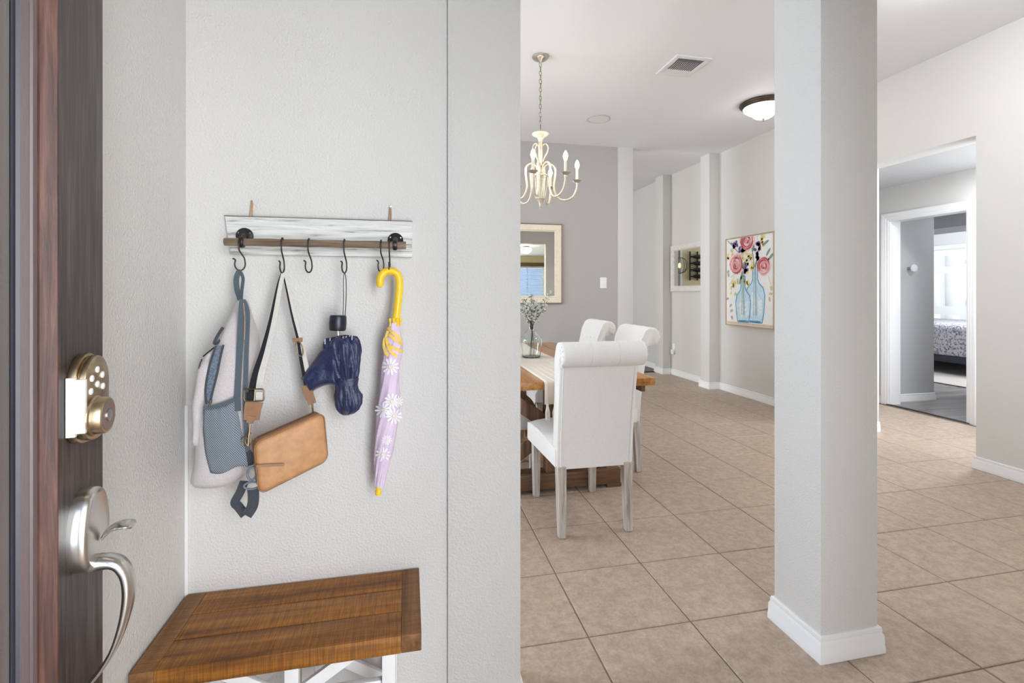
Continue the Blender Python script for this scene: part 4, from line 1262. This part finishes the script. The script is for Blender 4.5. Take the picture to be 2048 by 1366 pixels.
# chairs: built about their own base point, facing +y
LINEN = fabric('cream_linen', rgb(236, 234, 230), rgb(220, 218, 214), 420)
LEG = wood('grey_limed_oak', rgb(138, 126, 116), rgb(186, 178, 170), rgb(214, 208, 202), axis=2, rough=0.7, scale=1.3, bump=0.4, per=False)
def make_chair():
    root = thing('dining_chair', (0, 0, 0), 'x', 'chair')
    for sx in (-1, 1):
        for yy, dy in ((-0.232, -0.022), (0.262, 0.0)):
            rings = []
            for z, hw, off in ((0, 0.0185, 1), (0.02, 0.0195, 0.95), (0.36, 0.0245, 0)):
                cx, cy = sx * 0.182, yy + dy * off
                rings.append([(cx - hw, cy - hw, z), (cx + hw, cy - hw, z), (cx + hw, cy + hw, z), (cx - hw, cy + hw, z)])
            MB().loft(rings).build('leg', LEG, root, bevel=0.003, bseg=1)
    # seat
    rings = []
    for y, hw, zt in ((-0.23, 0.210, 0.465), (-0.10, 0.214, 0.485), (0.06, 0.222, 0.492), (0.22, 0.229, 0.486), (0.285, 0.230, 0.472), (0.306, 0.226, 0.440), (0.308, 0.222, 0.352)):
        ring = []
        for k in range(9):
            u = -1 + k / 4
            ring.append((u * hw, y, zt - 0.022 * abs(u) ** 3.0))
        ring = [(-hw, y, 0.350)] + ring + [(hw, y, 0.350)]
        rings.append(ring)
    seat = MB().loft(rings).build('seat', LINEN, root, bevel=0.006, sharp=50, angle=50)
    MB().tube([(-0.2115, -0.2, 0.448), (-0.223, 0.06, 0.470), (-0.2305, 0.27, 0.455)], 0.0022, 6).build('seat_piping', LINEN, seat)
    MB().tube([(0.2115, -0.2, 0.448), (0.223, 0.06, 0.470), (0.2305, 0.27, 0.455)], 0.0022, 6).build('seat_piping', LINEN, seat)
    # back: outline in the y-z plane (rear face, scroll, front face)
    def outline(g):
        cy, cz, r = -0.343, 0.944, 0.0625
        pts = [(-0.252 , 0.345), (-0.262, 0.50), (-0.282, 0.68), (-0.306, 0.83), (-0.318, 0.884)]
        for k in range(13):
            a = radians(-105 - k * 215 / 12)
            pts.append((cy + r * cos(a), cz + r * sin(a)))
        pts += [(-0.262, 0.925), (-0.240, 0.86), (-0.212, 0.74), (-0.186, 0.60), (-0.168, 0.46), (-0.164, 0.345)]
        c = Vector((-0.25, 0.66))
        return [((p[0] - c.x) * (1 - g * 0.30) + c.x, (p[1] - c.y) * (1 - g * 0.03) + c.y) for p in pts]
    rings = []
    for u, g in ((-1, 0.5), (-0.985, 0.18), (-0.95, 0.04), (-0.9, 0), (-0.5, 0), (0, 0), (0.5, 0), (0.9, 0), (0.95, 0.04), (0.985, 0.18), (1, 0.5)):
        ring = []
        for y, z in outline(g):
            hw = 0.205 + 0.006 * min(1, max(0, (z - 0.35) / 0.5)) + (0.012 if z > 0.89 else 0)
            ring.append((u * hw, y, z))
        rings.append(ring)
    back = MB().loft(rings).build('backrest', LINEN, root, sharp=50)
    # seams: under the scroll, down the rear edges, across the scroll
    MB().tube([(-0.207, -0.3195, 0.880), (0.207, -0.3195, 0.880)], 0.0042, 6).build('seam', LINEN, back)
    for s_ in (-1, 1):
        MB().tube([(s_ * 0.193, -0.3150, 0.868), (s_ * 0.192, -0.2900, 0.70), (s_ * 0.190, -0.2680, 0.52), (s_ * 0.188, -0.2570, 0.36)], 0.0036, 6).build('seam', LINEN, back)
        MB().tube([(s_ * 0.072, -0.343 + 0.0632 * cos(radians(a)), 0.944 + 0.0632 * sin(radians(a))) for a in range(-110, -281, -17)], 0.0016, 6).build('seam', LINEN, back)
        for q in range(7):                                     # pleats on the scroll's end
            a = radians(100 + q * 28)
            MB().tube([(s_ * 0.222, -0.343 + 0.016 * cos(a), 0.944 + 0.016 * sin(a)), (s_ * 0.222, -0.343 + 0.058 * cos(a), 0.944 + 0.058 * sin(a))], 0.0016, 5).build('pleat', LINEN, back)
    for z, row in ((0.86, (-0.14, -0.05, 0.05, 0.14)), (0.76, (-0.095, 0, 0.095)), (0.66, (-0.14, -0.05, 0.05, 0.14)), (0.57, (-0.095, 0, 0.095))):
        y = -0.240 + (0.86 - z) * 0.215
        for x in row:
            mt = Matrix.Translation((x, y + 0.001, z)) @ Matrix.Rotation(radians(-90), 4, 'X')
            MB().lathe([(0.009, -0.001), (0.007, 0.003), (0.0001, 0.004)], 10, mt).build('button', LINEN, back)
    return root
ch0 = make_chair()
seats = [((0.945, 2.635), 0, 'cream upholstered dining chair at the table end, seen from behind'),
         ((1.315, 3.335), pi / 2, 'white scroll-back dining chair on the hall side, just behind the end chair'),
         ((1.315, 4.085), pi / 2, 'tufted scroll-back dining chair between the wall mirror and the white scroll-back chair'),
         ((0.545, 3.335), -pi / 2, 'upholstered dining chair under the table, its seat showing behind the trestle')]
for k, ((x, y), rz, lab) in enumerate(seats):
    c = ch0 if k == 0 else copy_tree(ch0)
    c.location = (x, y, 0); c.rotation_euler = (0, 0, rz)
    c['label'] = lab; c['group'] = 'upholstered chairs around the dining table'

# wall mirror over the dining room
fr_m = plain('cream_frame', rgb(232, 220, 198), 0.5, var=0.05)
fr_d = plain('taupe_lip', rgb(134, 112, 92), 0.5, var=0.1)
def framed(name, label, cat, u0, u1, z0, z1, place, fw, depth, mats, inner=None):
    """rectangular frame; place(u, z, d) gives the point d in front of the wall"""
    cu = (u0 + u1) / 2
    r = thing(name, place(cu, z0, 0), label, cat)
    def rail(nm, prof, mat):
        rings = []
        for u, z, iu, iz in ((u0, z0, 1, 1), (u0, z1, 1, -1), (u1, z1, -1, -1), (u1, z0, -1, 1)):
            rings.append([place(u + iu * a, z + iz * a, d) for a, d in prof])
        MB().loft(rings, False, True).build(nm, mat, r, sharp=25)
    for nm, prof, mat in mats:
        rail(nm, prof, mat)
    return r
mir = framed('wall_mirror', 'large wall mirror in a cream frame on the taupe wall', 'mirror', 0.92, 1.808, 1.116, 2.074, lambda u, z, d: Vector((u, YD - d, z)), 0.1, 0.03,
             [('outer_lip', [(0, 0.001), (0, 0.030), (0.012, 0.030), (0.014, 0.001)], fr_d), ('frame', [(0.012, 0.001), (0.012, 0.026), (0.030, 0.028), (0.075, 0.020), (0.078, 0.001)], fr_m), ('inner_lip', [(0.077, 0.001), (0.077, 0.022), (0.086, 0.016), (0.094, 0.013), (0.094, 0.001)], fr_m)])
B(1.00, 1.722, YD - 0.010, YD - 0.002, 1.20, 1.985).build('mirror_glass', 'mirror', mir)

sw = thing('light_switch', (2.343, YD - 0.001, 1.30), 'white light switch plate on the taupe wall', 'light switch')
B(2.300, 2.386, YD - 0.007, YD - 0.0005, 1.303, 1.437).build('plate', 'white_plastic', sw, bevel=0.003)
B(2.336, 2.350, YD - 0.016, YD - 0.006, 1.36, 1.383).build('toggle', 'white_plastic', sw, bevel=0.002)

# painting
XPN = XR - 0.001
pa = framed('painting', 'flower painting with two blue glass bottles on the hall wall', 'painting', 4.615, 5.445, 0.845, 1.922, lambda u, z, d: Vector((XPN - d, u, z)), 0.01, 0.04,
            [('frame', [(0, 0.001), (0, 0.045), (0.010, 0.045), (0.012, 0.001)], plain('raw_oak_frame', rgb(186, 158, 130), 0.6, var=0.12, stretch=(2, 2, 30)))])
B(XPN - 0.036, XPN - 0.001, 4.627, 5.433, 0.857, 1.910).build('canvas', plain('canvas_white', (0.84, 0.83, 0.81, 1), 0.8, var=0.04, scale=12), pa)
pu0, puw, pz0, pzh = 5.433, -0.806, 0.857, 1.053
lay = [0]
def pp_(a, b, l):
    return Vector((XPN - 0.036 - 0.0004 - 0.00025 * l, pu0 + puw * a, pz0 + pzh * b))
ASP = abs(puw) / pzh
def blob(m, a, b, ra, rb, l, rot=0.0, n=14, rough=0.15):
    ra, rb = ra, rb
    pts = []
    for k in range(n):
        th = 2 * pi * k / n; f = 1 + random.uniform(-rough, rough)
        x, y = ra * cos(th) * f, rb * sin(th) * f
        x, y = x * cos(rot) - y * sin(rot), x * sin(rot) + y * cos(rot)
        pts.append(pp_(min(0.995, max(0.005, a + x)), min(0.995, max(0.005, b + y * ASP)), l))
    m.add(pts, [tuple(range(n))])
def arc(m, a, b, r, t0, t1, wd, l, n=10, sq=1.0):
    o, i_ = [], []
    for k in range(n + 1):
        th = t0 + (t1 - t0) * k / n
        w_ = wd * sin(pi * (k + 0.4) / (n + 0.8))
        for lst, rr_ in ((o, r + w_ / 2), (i_, r - w_ / 2)):
            lst.append(pp_(min(0.995, max(0.005, a + rr_ * cos(th))), min(0.995, max(0.005, b + rr_ * sin(th) * ASP * sq)), l))
    q = o + i_[::-1]
    nb = len(o)
    m.add(q, [(k, k + 1, 2 * nb - 2 - k, 2 * nb - 1 - k) for k in range(nb - 1)])
def line(m, pts, wd, l):
    for (a0, b0), (a1, b1) in zip(pts, pts[1:]):
        d = Vector((a1 - a0, (b1 - b0) / ASP)); d = d.normalized() if d.length else Vector((1, 0))
        nx, ny = -d.y * wd / 2, d.x * wd / 2 * ASP
        m.add([pp_(a0 + nx, b0 + ny, l), pp_(a1 + nx, b1 + ny, l), pp_(a1 - nx, b1 - ny, l), pp_(a0 - nx, b0 - ny, l)], [(0, 1, 2, 3)])
random.seed(5)
pc = {k: plain('paint_' + k, c, 0.6, var=0.12, scale=40) for k, c in dict(pink=rgb(220, 158, 160), red=rgb(172, 72, 84), blush=rgb(238, 200, 196), purple=rgb(116, 88, 142), yellow=rgb(230, 210, 132), green=rgb(124, 148, 130), blue=rgb(196, 222, 236), deep=rgb(100, 162, 198), pale=rgb(222, 234, 240), grey=rgb(170, 172, 176), olive=rgb(206, 194, 146), shelf=rgb(214, 194, 172)).items()}
pm = {k: MB() for k in pc}
pm['shelf'].add([pp_(0.01, 0.005, 0), pp_(0.99, 0.005, 0), pp_(0.99, 0.03, 0), pp_(0.01, 0.035, 0)], [(0, 1, 2, 3)])
def bottle(a, base, bw2, shoulder, nw, top, l):
    """half widths bw2 at the body and nw at the neck"""
    out = [(-bw2 * 0.72, base), (-bw2 * 0.9, base + 0.10), (-bw2, shoulder - 0.10), (-bw2 * 0.85, shoulder - 0.02), (-bw2 * 0.4, shoulder + 0.035), (-nw, shoulder + 0.08), (-nw, top), (nw, top), (nw, shoulder + 0.08), (bw2 * 0.4, shoulder + 0.035), (bw2 * 0.85, shoulder - 0.02), (bw2, shoulder - 0.10), (bw2 * 0.9, base + 0.10), (bw2 * 0.72, base)]
    P = [(a + x, b) for x, b in out]
    pm['blue'].add([pp_(x, y, l) for x, y in P], [tuple(range(len(P)))])
    line(pm['deep'], P + [P[0]], 0.018, l + 2)
    blob(pm['pale'], a - bw2 * 0.25, (base + shoulder) / 2, bw2 * 0.28, 0.16, l + 1)
    blob(pm['pale'], a + bw2 * 0.5, (base + shoulder) / 2 - 0.02, bw2 * 0.22, 0.14, l + 1)
    blob(pm['deep'], a, base + 0.012, bw2 * 0.7, 0.012, l + 2)
    for q in (-0.3, 0.05, 0.3):
        line(pm['green'], [(a + nw * q, top), (a + bw2 * q * 0.6, base + 0.08)], 0.008, l + 3)
bottle(0.64, 0.045, 0.195, 0.44, 0.05, 0.66, 1)
bottle(0.385, 0.040, 0.165, 0.36, 0.042, 0.56, 5)
for a, b, r in ((0.23, 0.70, 0.145), (0.47, 0.955, 0.135), (0.81, 0.655, 0.125)):
    blob(pm['blush'], a, b, r * 1.12, r * 1.12, 9)
    blob(pm['pink'], a, b, r, r, 10)
    for q in range(4):
        rr_ = r * (0.92 - q * 0.23)
        for w_ in range(3):
            t0 = random.uniform(0, 6.3)
            arc(pm['red' if (w_ + q) % 3 else 'blush'], a, b, rr_, t0, t0 + random.uniform(1.6, 2.8), r * 0.20, 11 + w_)
for a, b in ((0.33, 0.86), (0.69, 0.875), (0.67, 0.775), (0.46, 0.64), (0.22, 0.935)):
    for q in range(6):
        blob(pm['purple'], a + random.uniform(-0.05, 0.05), b + random.uniform(-0.04, 0.04), 0.026, 0.036, 9, random.uniform(0, 3), 8)
for a, b, n_ in ((0.5, 0.74, 16), (0.10, 0.82, 7), (0.42, 0.80, 8), (0.79, 0.92, 9), (0.45, 0.52, 8), (0.20, 0.48, 8), (0.16, 0.40, 5), (0.55, 0.66, 7)):
    for q in range(n_):
        blob(pm['yellow' if q % 4 else 'olive'], a + random.uniform(-0.07, 0.07), b + random.uniform(-0.06, 0.06), 0.026, 0.030, 7 - (q % 2), random.uniform(0, 3), 7)
for a, b, r_ in ((0.90, 0.80, 0.9), (0.95, 0.75, 0.7), (0.33, 0.52, 1.3), (0.36, 0.57, 1.3), (0.66, 0.69, 1.1), (0.60, 0.86, 1.2), (0.44, 0.86, 0.6), (0.85, 0.90, 0.5), (0.15, 0.93, -0.7), (0.40, 0.68, 1.2), (0.72, 0.84, 0.9)):
    blob(pm['green'], a, b, 0.065, 0.020, 9, r_, 10)
line(pm['green'], [(0.03, 0.985), (0.16, 0.91), (0.27, 0.84)], 0.012, 7)
line(pm['green'], [(0.62, 0.66), (0.60, 0.78), (0.56, 0.90)], 0.012, 7)
line(pm['green'], [(0.39, 0.56), (0.42, 0.68)], 0.012, 7)
for a0, b0, a1, b1 in ((0.10, 0.55, 0.22, 0.60), (0.06, 0.46, 0.20, 0.56), (0.11, 0.35, 0.13, 0.45), (0.70, 0.94, 0.68, 0.99), (0.90, 0.55, 0.95, 0.46)):
    line(pm['olive'], [(a0, b0), (a1, b1)], 0.008, 7)
for a, b in ((0.05, 0.58), (0.04, 0.62), (0.03, 0.30), (0.10, 0.22), (0.12, 0.16), (0.13, 0.08), (0.96, 0.42), (0.95, 0.36), (0.93, 0.30)):
    blob(pm['grey' if a < 0.5 else 'olive'], a, b, 0.02, 0.035, 7, random.uniform(0, 3))
for k, m in pm.items():
    tag(m.build(k + '_paint', pc[k], pa, merge=False), kind='stuff')

# carved white mirror between the hall pillars
nm = framed('carved_mirror', 'mirror in a carved white frame between the hall pillars', 'mirror', 5.89, 6.80, 1.262, 1.962, lambda u, z, d: Vector((XR - 0.001 - d, u, z)), 0.08, 0.03,
            [('frame', [(0, 0.001), (0, 0.020), (0.012, 0.030), (0.070, 0.026), (0.088, 0.012), (0.088, 0.001)], plain('carved_white', (0.72, 0.70, 0.66, 1), 0.6, var=0.15, scale=60, bump=0.9, bscale=55, bdist=0.008))])
B(XR - 0.010, XR - 0.002, 5.97, 6.72, 1.345, 1.882).build('mirror_glass', 'mirror', nm)
ol = thing('wall_outlet', (XR - 0.001, 6.74, 0.30), 'white outlet with a plugged-in adapter low on the hall wall', 'outlet')
B(XR - 0.007, XR - 0.0005, 6.705, 6.775, 0.36, 0.475).build('plate', 'white_plastic', ol, bevel=0.002)
B(XR - 0.040, XR - 0.006, 6.71, 6.77, 0.315, 0.385).build('adapter', 'white_plastic', ol, bevel=0.008)

# ceiling: vent, speaker, lamp
CZ = CEIL - 0.0008
vent = thing('ceiling_vent', (2.13, 3.51, CEIL), 'white louvred air vent in the ceiling', 'vent')
MB().box(1.985, 2.28, 3.345, 3.385, CZ - 0.012, CZ).box(1.985, 2.28, 3.635, 3.675, CZ - 0.012, CZ).box(1.985, 2.02, 3.385, 3.635, CZ - 0.012, CZ).box(2.245, 2.28, 3.385, 3.635, CZ - 0.012, CZ).build('frame', 'trim', vent, bevel=0.003, merge=False)
B(2.02, 2.245, 3.385, 3.635, CZ - 0.0015, CZ).build('duct_back', plain('dark_duct', (0.10, 0.10, 0.11, 1), 0.8, var=0), vent)
for k in range(13):
    x = 2.028 + k * 0.0175
    mt = Matrix.Translation((x, 3.51, CZ - 0.008)) @ Matrix.Rotation(radians(-22), 4, 'Y')
    MB().box(-0.0052, 0.0052, -0.062, 0.062, -0.0006, 0.0006, mt).build('slat', 'trim', vent)
for yy in (3.388, 3.575):
    for k in range(4):
        mt = Matrix.Translation((2.1325, yy + 0.008 + k * 0.0155, CZ - 0.007)) @ Matrix.Rotation(radians(35 if yy < 3.5 else -35), 4, 'X')
        MB().box(-0.112, 0.112, -0.006, 0.006, -0.0006, 0.0006, mt).build('slat', 'trim', vent)
sp = thing('ceiling_speaker', (1.925, 4.765, CEIL), 'round white flush speaker in the ceiling', 'speaker')
MB().lathe([(0.122, 0), (0.122, -0.006), (0.108, -0.007), (0.106, -0.003)], 48, Matrix.Translation((1.925, 4.765, CZ))).build('rim', plain('grey_rim', (0.55, 0.55, 0.55, 1), 0.5, var=0), sp)
MB().lathe([(0.107, -0.004), (0.06, -0.0055), (0.0001, -0.006)], 48, Matrix.Translation((1.925, 4.765, CZ))).build('grille', plain('speaker_grille', (0.84, 0.84, 0.84, 1), 0.6, var=0, bump=0.6, bscale=900), sp)
fx, fy = 3.300, 4.045
fl2 = thing('flush_ceiling_lamp', (fx, fy, CEIL), 'bronze-rimmed ceiling lamp with a frosted glass bowl', 'ceiling lamp')
T_ = Matrix.Translation((fx, fy, CZ))
MB().lathe([(0.0001, 0), (0.205, 0), (0.210, -0.012), (0.205, -0.022), (0.195, -0.026), (0.190, -0.038), (0.182, -0.046), (0.165, -0.048)], 48, T_).build('rim', 'bronze', fl2)
MB().lathe([(0.176, -0.047), (0.170, -0.062), (0.140, -0.085), (0.105, -0.105), (0.085, -0.128), (0.060, -0.143), (0.025, -0.150), (0.0001, -0.151)], 48, T_).build('glass_bowl', emit('frosted_bowl_glow', (1.0, 0.95, 0.88, 1), 9), fl2)
MB().lathe([(0.0001, -0.148), (0.012, -0.150), (0.013, -0.156), (0.006, -0.160), (0.008, -0.168), (0.0001, -0.176)], 16, T_).build('finial', 'bronze', fl2)

# chandelier
hx, hy = 0.982, 3.600
ch = thing('chandelier', (hx, hy, CEIL), 'six-arm antique white chandelier hanging on a chain over the table', 'chandelier')
CWD = plain('aged_silver_chain', rgb(150, 142, 128), 0.35, 0.8, var=0.1)
CW = plain('antique_white_metal', rgb(214, 204, 186), 0.42, 0.35, var=0.12, scale=40)
T_ = Matrix.Translation((hx, hy, 0))
MB().lathe([(0.0001, CZ), (0.062, CZ), (0.063, CZ - 0.010), (0.056, CZ - 0.018), (0.045, CZ - 0.026), (0.020, CZ - 0.036), (0.008, CZ - 0.048), (0.0001, CZ - 0.050)], 32, T_).build('canopy', 'chrome', ch)
z = CZ - 0.050; k = 0
while z > 2.51:
    pts = []
    for q in range(14):
        a = 2 * pi * q / 14
        u, v = 0.0100 * cos(a), 0.0195 * sin(a)
        pts.append((hx + (u if k % 2 == 0 else u * 0.45), hy + (u * 0.45 if k % 2 == 0 else u), z - 0.016 + v))
    MB().tube(pts, 0.0026, 6, closed=True).build('chain_link', CWD, ch)
    z -= 0.0315; k += 1
MB().tube(smooth_path([(hx + 0.004, hy, CZ - 0.045), (hx + 0.012, hy + 0.006, 2.85), (hx - 0.006, hy, 2.70), (hx + 0.010, hy - 0.004, 2.58), (hx, hy, 2.47)], 6), 0.0018, 6).build('cord', CW, ch)
MB().lathe([(0.0001, 2.492), (0.008, 2.488), (0.014, 2.478), (0.058, 2.470), (0.066, 2.463), (0.060, 2.452), (0.030, 2.436), (0.018, 2.420), (0.014, 2.400), (0.0155, 2.36), (0.0175, 2.30), (0.012, 2.235), (0.020, 2.228), (0.024, 2.215), (0.014, 2.200), (0.020, 2.18), (0.026, 2.16), (0.012, 2.145), (0.006, 2.00), (0.006, 1.975), (0.036, 1.972), (0.038, 1.965), (0.022, 1.955), (0.012, 1.932), (0.007, 1.915), (0.011, 1.905), (0.004, 1.896), (0.007, 1.890), (0.0001, 1.884)], 28, T_).build('centre_column', CW, ch, sharp=50)
BULB = emit('candle_bulb_glow', (1.0, 0.88, 0.70, 1), 80)
CAN = plain('candle_sleeve', rgb(240, 228, 206), 0.6, var=0.05)
right = Vector((cos(YAW), -sin(YAW), 0)); fwd = Vector((sin(YAW), cos(YAW), 0))
for deg in (-54, 4, 70, 128, 188, -104):
    a = radians(deg)
    d = right * cos(a) + fwd * sin(a)
    def P(r, z_):
        return Vector((hx, hy, z_)) + d * r
    path = smooth_path([P(0.018, 2.165), P(0.034, 2.215), P(0.075, 2.232), P(0.112, 2.20), P(0.112, 2.13), P(0.104, 2.05), P(0.135, 1.975), P(0.195, 1.958), P(0.250, 1.985), P(0.278, 2.040), P(0.284, 2.085)], 5)
    MB().tube(path, 0.0080, 8).build('arm', CW, ch, sharp=60)
    Tm = Matrix.Translation(P(0.284, 0))
    MB().lathe([(0.0001, 2.076), (0.010, 2.078), (0.012, 2.092), (0.030, 2.104), (0.037, 2.112), (0.034, 2.114), (0.012, 2.108), (0.0001, 2.108)], 22, Tm).build('drip_pan', 'chrome', ch)
    MB().lathe([(0.0105, 2.108), (0.0105, 2.195), (0.0001, 2.196)], 14, Tm).build('candle_sleeve', CAN, ch)
    MB().lathe([(0.007, 2.196), (0.014, 2.212), (0.017, 2.228), (0.013, 2.246), (0.006, 2.262), (0.0001, 2.268)], 14, Tm).build('bulb', BULB, ch)
    # scroll at the crown and bar of the cage, between the arms
    if deg in (4, 128, -104, 188):
        MB().tube(smooth_path([P(0.016, 2.25), P(0.030, 2.285), P(0.054, 2.33), P(0.058, 2.365), P(0.040, 2.388), P(0.022, 2.380), P(0.016, 2.366)], 5), 0.0055, 8).build('crown_scroll', CW, ch, sharp=60)
    MB().tube(smooth_path([P(0.052, 2.148), P(0.056, 2.12), P(0.050, 2.05), P(0.036, 1.972)], 4), 0.0046, 7).build('cage_bar', CW, ch, sharp=60)
pts = [(hx + 0.054 * cos(2 * pi * q / 28), hy + 0.054 * sin(2 * pi * q / 28), 2.142) for q in range(28)]
MB().tube(pts, 0.0075, 8, closed=True).build('cage_ring', CW, ch)

# ================================================================ beyond: lobby, passage, bedroom, kitchen
kn = at_y(1816, 537, 4.53)
hkn = thing('coat_hook', (kn.x, 4.53, kn.z), 'round glass knob hook on the grey passage wall', 'hook')
mt = Matrix.Translation((kn.x, 4.5295, kn.z)) @ Matrix.Rotation(radians(90), 4, 'X')
MB().lathe([(0.018, 0), (0.018, 0.06), (0.0001, 0.062)], 20, mt).build('stem', plain('grey_glass_stem', rgb(150, 154, 160), 0.2, var=0.05), hkn)
MB().lathe([(0.0001, 0.060), (0.042, 0.060), (0.045, 0.068), (0.040, 0.078), (0.0001, 0.080)], 28, mt).build('disc', plain('pale_glass_disc', (0.75, 0.77, 0.8, 1), 0.15, var=0.2, scale=60), hkn)

bed = thing('bed', (8.6, 6.6, 0), 'bed with a mottled grey and rust coverlet in the bedroom beyond', 'bed')
QU, t_, p_ = base_mat('mottled_coverlet', rgb(120, 124, 134), 0.9)
vec = coords(t_, (1, 1, 1))
vo = t_.add('ShaderNodeTexNoise'); vo.inputs['Scale'].default_value = 42; vo.inputs['Detail'].default_value = 5; t_.link(vec, vo.inputs['Vector'])
t_.link(ramp(t_, vo.outputs[0], [(0.36, rgb(84, 88, 100)), (0.46, rgb(132, 134, 142)), (0.56, rgb(182, 180, 182)), (0.64, rgb(176, 146, 130))]), p_.inputs['Base Color'])
rings = []
for x in (7.9, 7.93, 8.0, 8.2, 9.2, 9.4):
    e_ = 0.0 if x > 8.05 else (0.06 if x < 7.91 else 0.02 if x < 7.95 else 0.0)
    rings.append([(x, 5.2, 0.30), (x, 5.2, 0.74 - e_), (x, 5.3, 0.78 - e_), (x, 8.1, 0.78 - e_), (x, 8.2, 0.74 - e_), (x, 8.2, 0.30)])
MB().loft(rings).build('coverlet', QU, bed, bevel=0.03, bseg=3, jit=0.012, jscale=3)
B(7.92, 9.4, 5.22, 8.2, 0.20, 0.30).build('frame', 'black_plastic', bed, bevel=0.01)
for x in (7.98, 9.3):
    for y in (5.3, 8.1):
        B(x - 0.03, x + 0.03, y - 0.03, y + 0.03, 0.02, 0.2).build('leg', 'black_plastic', bed)
rug = B(7.10, 9.55, 4.2, 8.6, 0.004, 0.018).build('bedroom_rug', fabric('brown_grey_rug', rgb(150, 140, 132), rgb(116, 106, 100), 60, (1, 6, 1)))
tag(rug, 'brown-grey rug under the bed', 'rug')
dr = thing('door_2', (9.6, 7.05, 0), None, None); dr['kind'] = 'structure'
dwh = plain('white_panel_door', (0.80, 0.79, 0.75, 1), 0.4, var=0)
y0_, y1_ = 6.72, 7.52
B(9.585, 9.62, y0_, y1_, 0.01, 2.03).build('door_leaf', dwh, dr)
for (ya, yb) in ((y0_ + 0.11, y0_ + 0.36), (y1_ - 0.36, y1_ - 0.11)):
    for za, zb in ((0.22, 0.85), (1.0, 1.60), (1.72, 1.92)):
        MB().loft([[(9.586, ya, za), (9.586, yb, za), (9.586, yb, zb), (9.586, ya, zb)], [(9.572, ya + 0.03, za + 0.03), (9.572, yb - 0.03, za + 0.03), (9.572, yb - 0.03, zb - 0.03), (9.572, ya + 0.03, zb - 0.03)]]).build('panel', dwh, dr)
for z in (0.3, 1.02, 1.75):
    MB().tube([(9.58, y0_ - 0.004, z), (9.58, y0_ - 0.004, z + 0.09)], 0.009, 8).build('hinge', 'brass', dr)
casing('door_casing_3', 9.62, y0_ - 0.01, y1_ + 0.01, 2.04, -1)
cu = thing('curtain', (9.5, 6.1, 0.1), 'grey curtain on a black rod beside the bedroom door', 'curtain')
rows = []
for i in range(6):
    z = 0.05 + 2.02 * i / 5
    rows.append([(9.50 + 0.035 * sin(k * 1.25) * (1 - 0.3 * i / 5), 5.3 + 1.02 * k / 60, z) for k in range(61)])
MB().grid(rows).build('cloth', fabric('grey_curtain', rgb(178, 178, 182), rgb(160, 160, 166), 300), cu, solid=0.004, sharp=80)
MB().tube([(9.50, 5.2, 2.10), (9.50, 6.44, 2.10)], 0.012, 10).tube([(9.50, 6.44, 2.10), (9.50, 6.49, 2.10)], 0.024, 10).build('rod', 'iron', cu)
MB().tube([(9.50, 5.9, 2.10), (9.61, 5.9, 2.10)], 0.008, 8).build('bracket', 'iron', cu)

# kitchen corner that shows in the carved mirror
gp_ = thing('wire_globe_pendant', (2.97, 8.17, CEIL), 'wire globe pendant lamp, seen in the carved hall mirror', 'pendant lamp')
MB().tube([(2.97, 8.17, CEIL - 0.02), (2.97, 8.17, 1.90)], 0.004, 6).build('cord', 'iron', gp_)
MB().lathe([(0.0001, CZ), (0.06, CZ), (0.05, CZ - 0.025), (0.0001, CZ - 0.03)], 20, Matrix.Translation((2.97, 8.17, 0))).build('canopy', 'iron', gp_)
for k in range(8):
    a = pi * k / 8
    MB().tube([(2.97 + 0.15 * cos(q) * cos(a), 8.17 + 0.15 * cos(q) * sin(a), 1.75 + 0.15 * sin(q)) for q in [2 * pi * j / 28 for j in range(28)]], 0.003, 5, closed=True).build('wire', 'iron', gp_)
MB().lathe([(0.0001, 1.80), (0.02, 1.79), (0.03, 1.75), (0.02, 1.71), (0.0001, 1.70)], 14, Matrix.Translation((2.97, 8.17, 0))).build('bulb', emit('amber_bulb', (1.0, 0.72, 0.40, 1), 1.0), gp_)
wr = thing('wine_rack', (2.10, 9.1, 1.6), 'black wall wine rack on the cream kitchen wall, seen in the carved mirror', 'wine rack')
for x in (2.01, 2.18):
    B(x - 0.008, x + 0.008, 9.075, 9.099, 1.50, 2.10).build('upright', 'iron', wr)
for k in range(4):
    z = 1.58 + k * 0.135
    for x in (2.01, 2.18):
        MB().tube([(x + 0.048 * cos(a), 9.02, z + 0.048 * sin(a)) for a in [2 * pi * q / 16 for q in range(16)]], 0.004, 5, closed=True).build('holder_ring', 'iron', wr)
    for x in (2.01, 2.18):
        B(x - 0.004, x + 0.004, 9.06, 9.078, z - 0.004, z + 0.004).build('holder_arm', 'iron', wr)
    m4 = Matrix.Translation((1.90, 9.02, z)) @ Matrix.Rotation(radians(90), 4, 'Y')
    bo = MB().lathe([(0.0001, 0), (0.038, 0.0), (0.040, 0.01), (0.040, 0.20), (0.030, 0.23), (0.016, 0.26), (0.015, 0.32), (0.0001, 0.32)], 16, m4).build('wine_bottle', plain('dark_bottle_glass_%d' % k, rgb(24, 26, 30), 0.15, var=0.0), sharp=50)
    tag(bo, ('lowest', 'second lowest', 'second highest', 'topmost')[k] + ' dark wine bottle lying in the black wall rack', 'bottle', 'wine bottles in the wall rack')
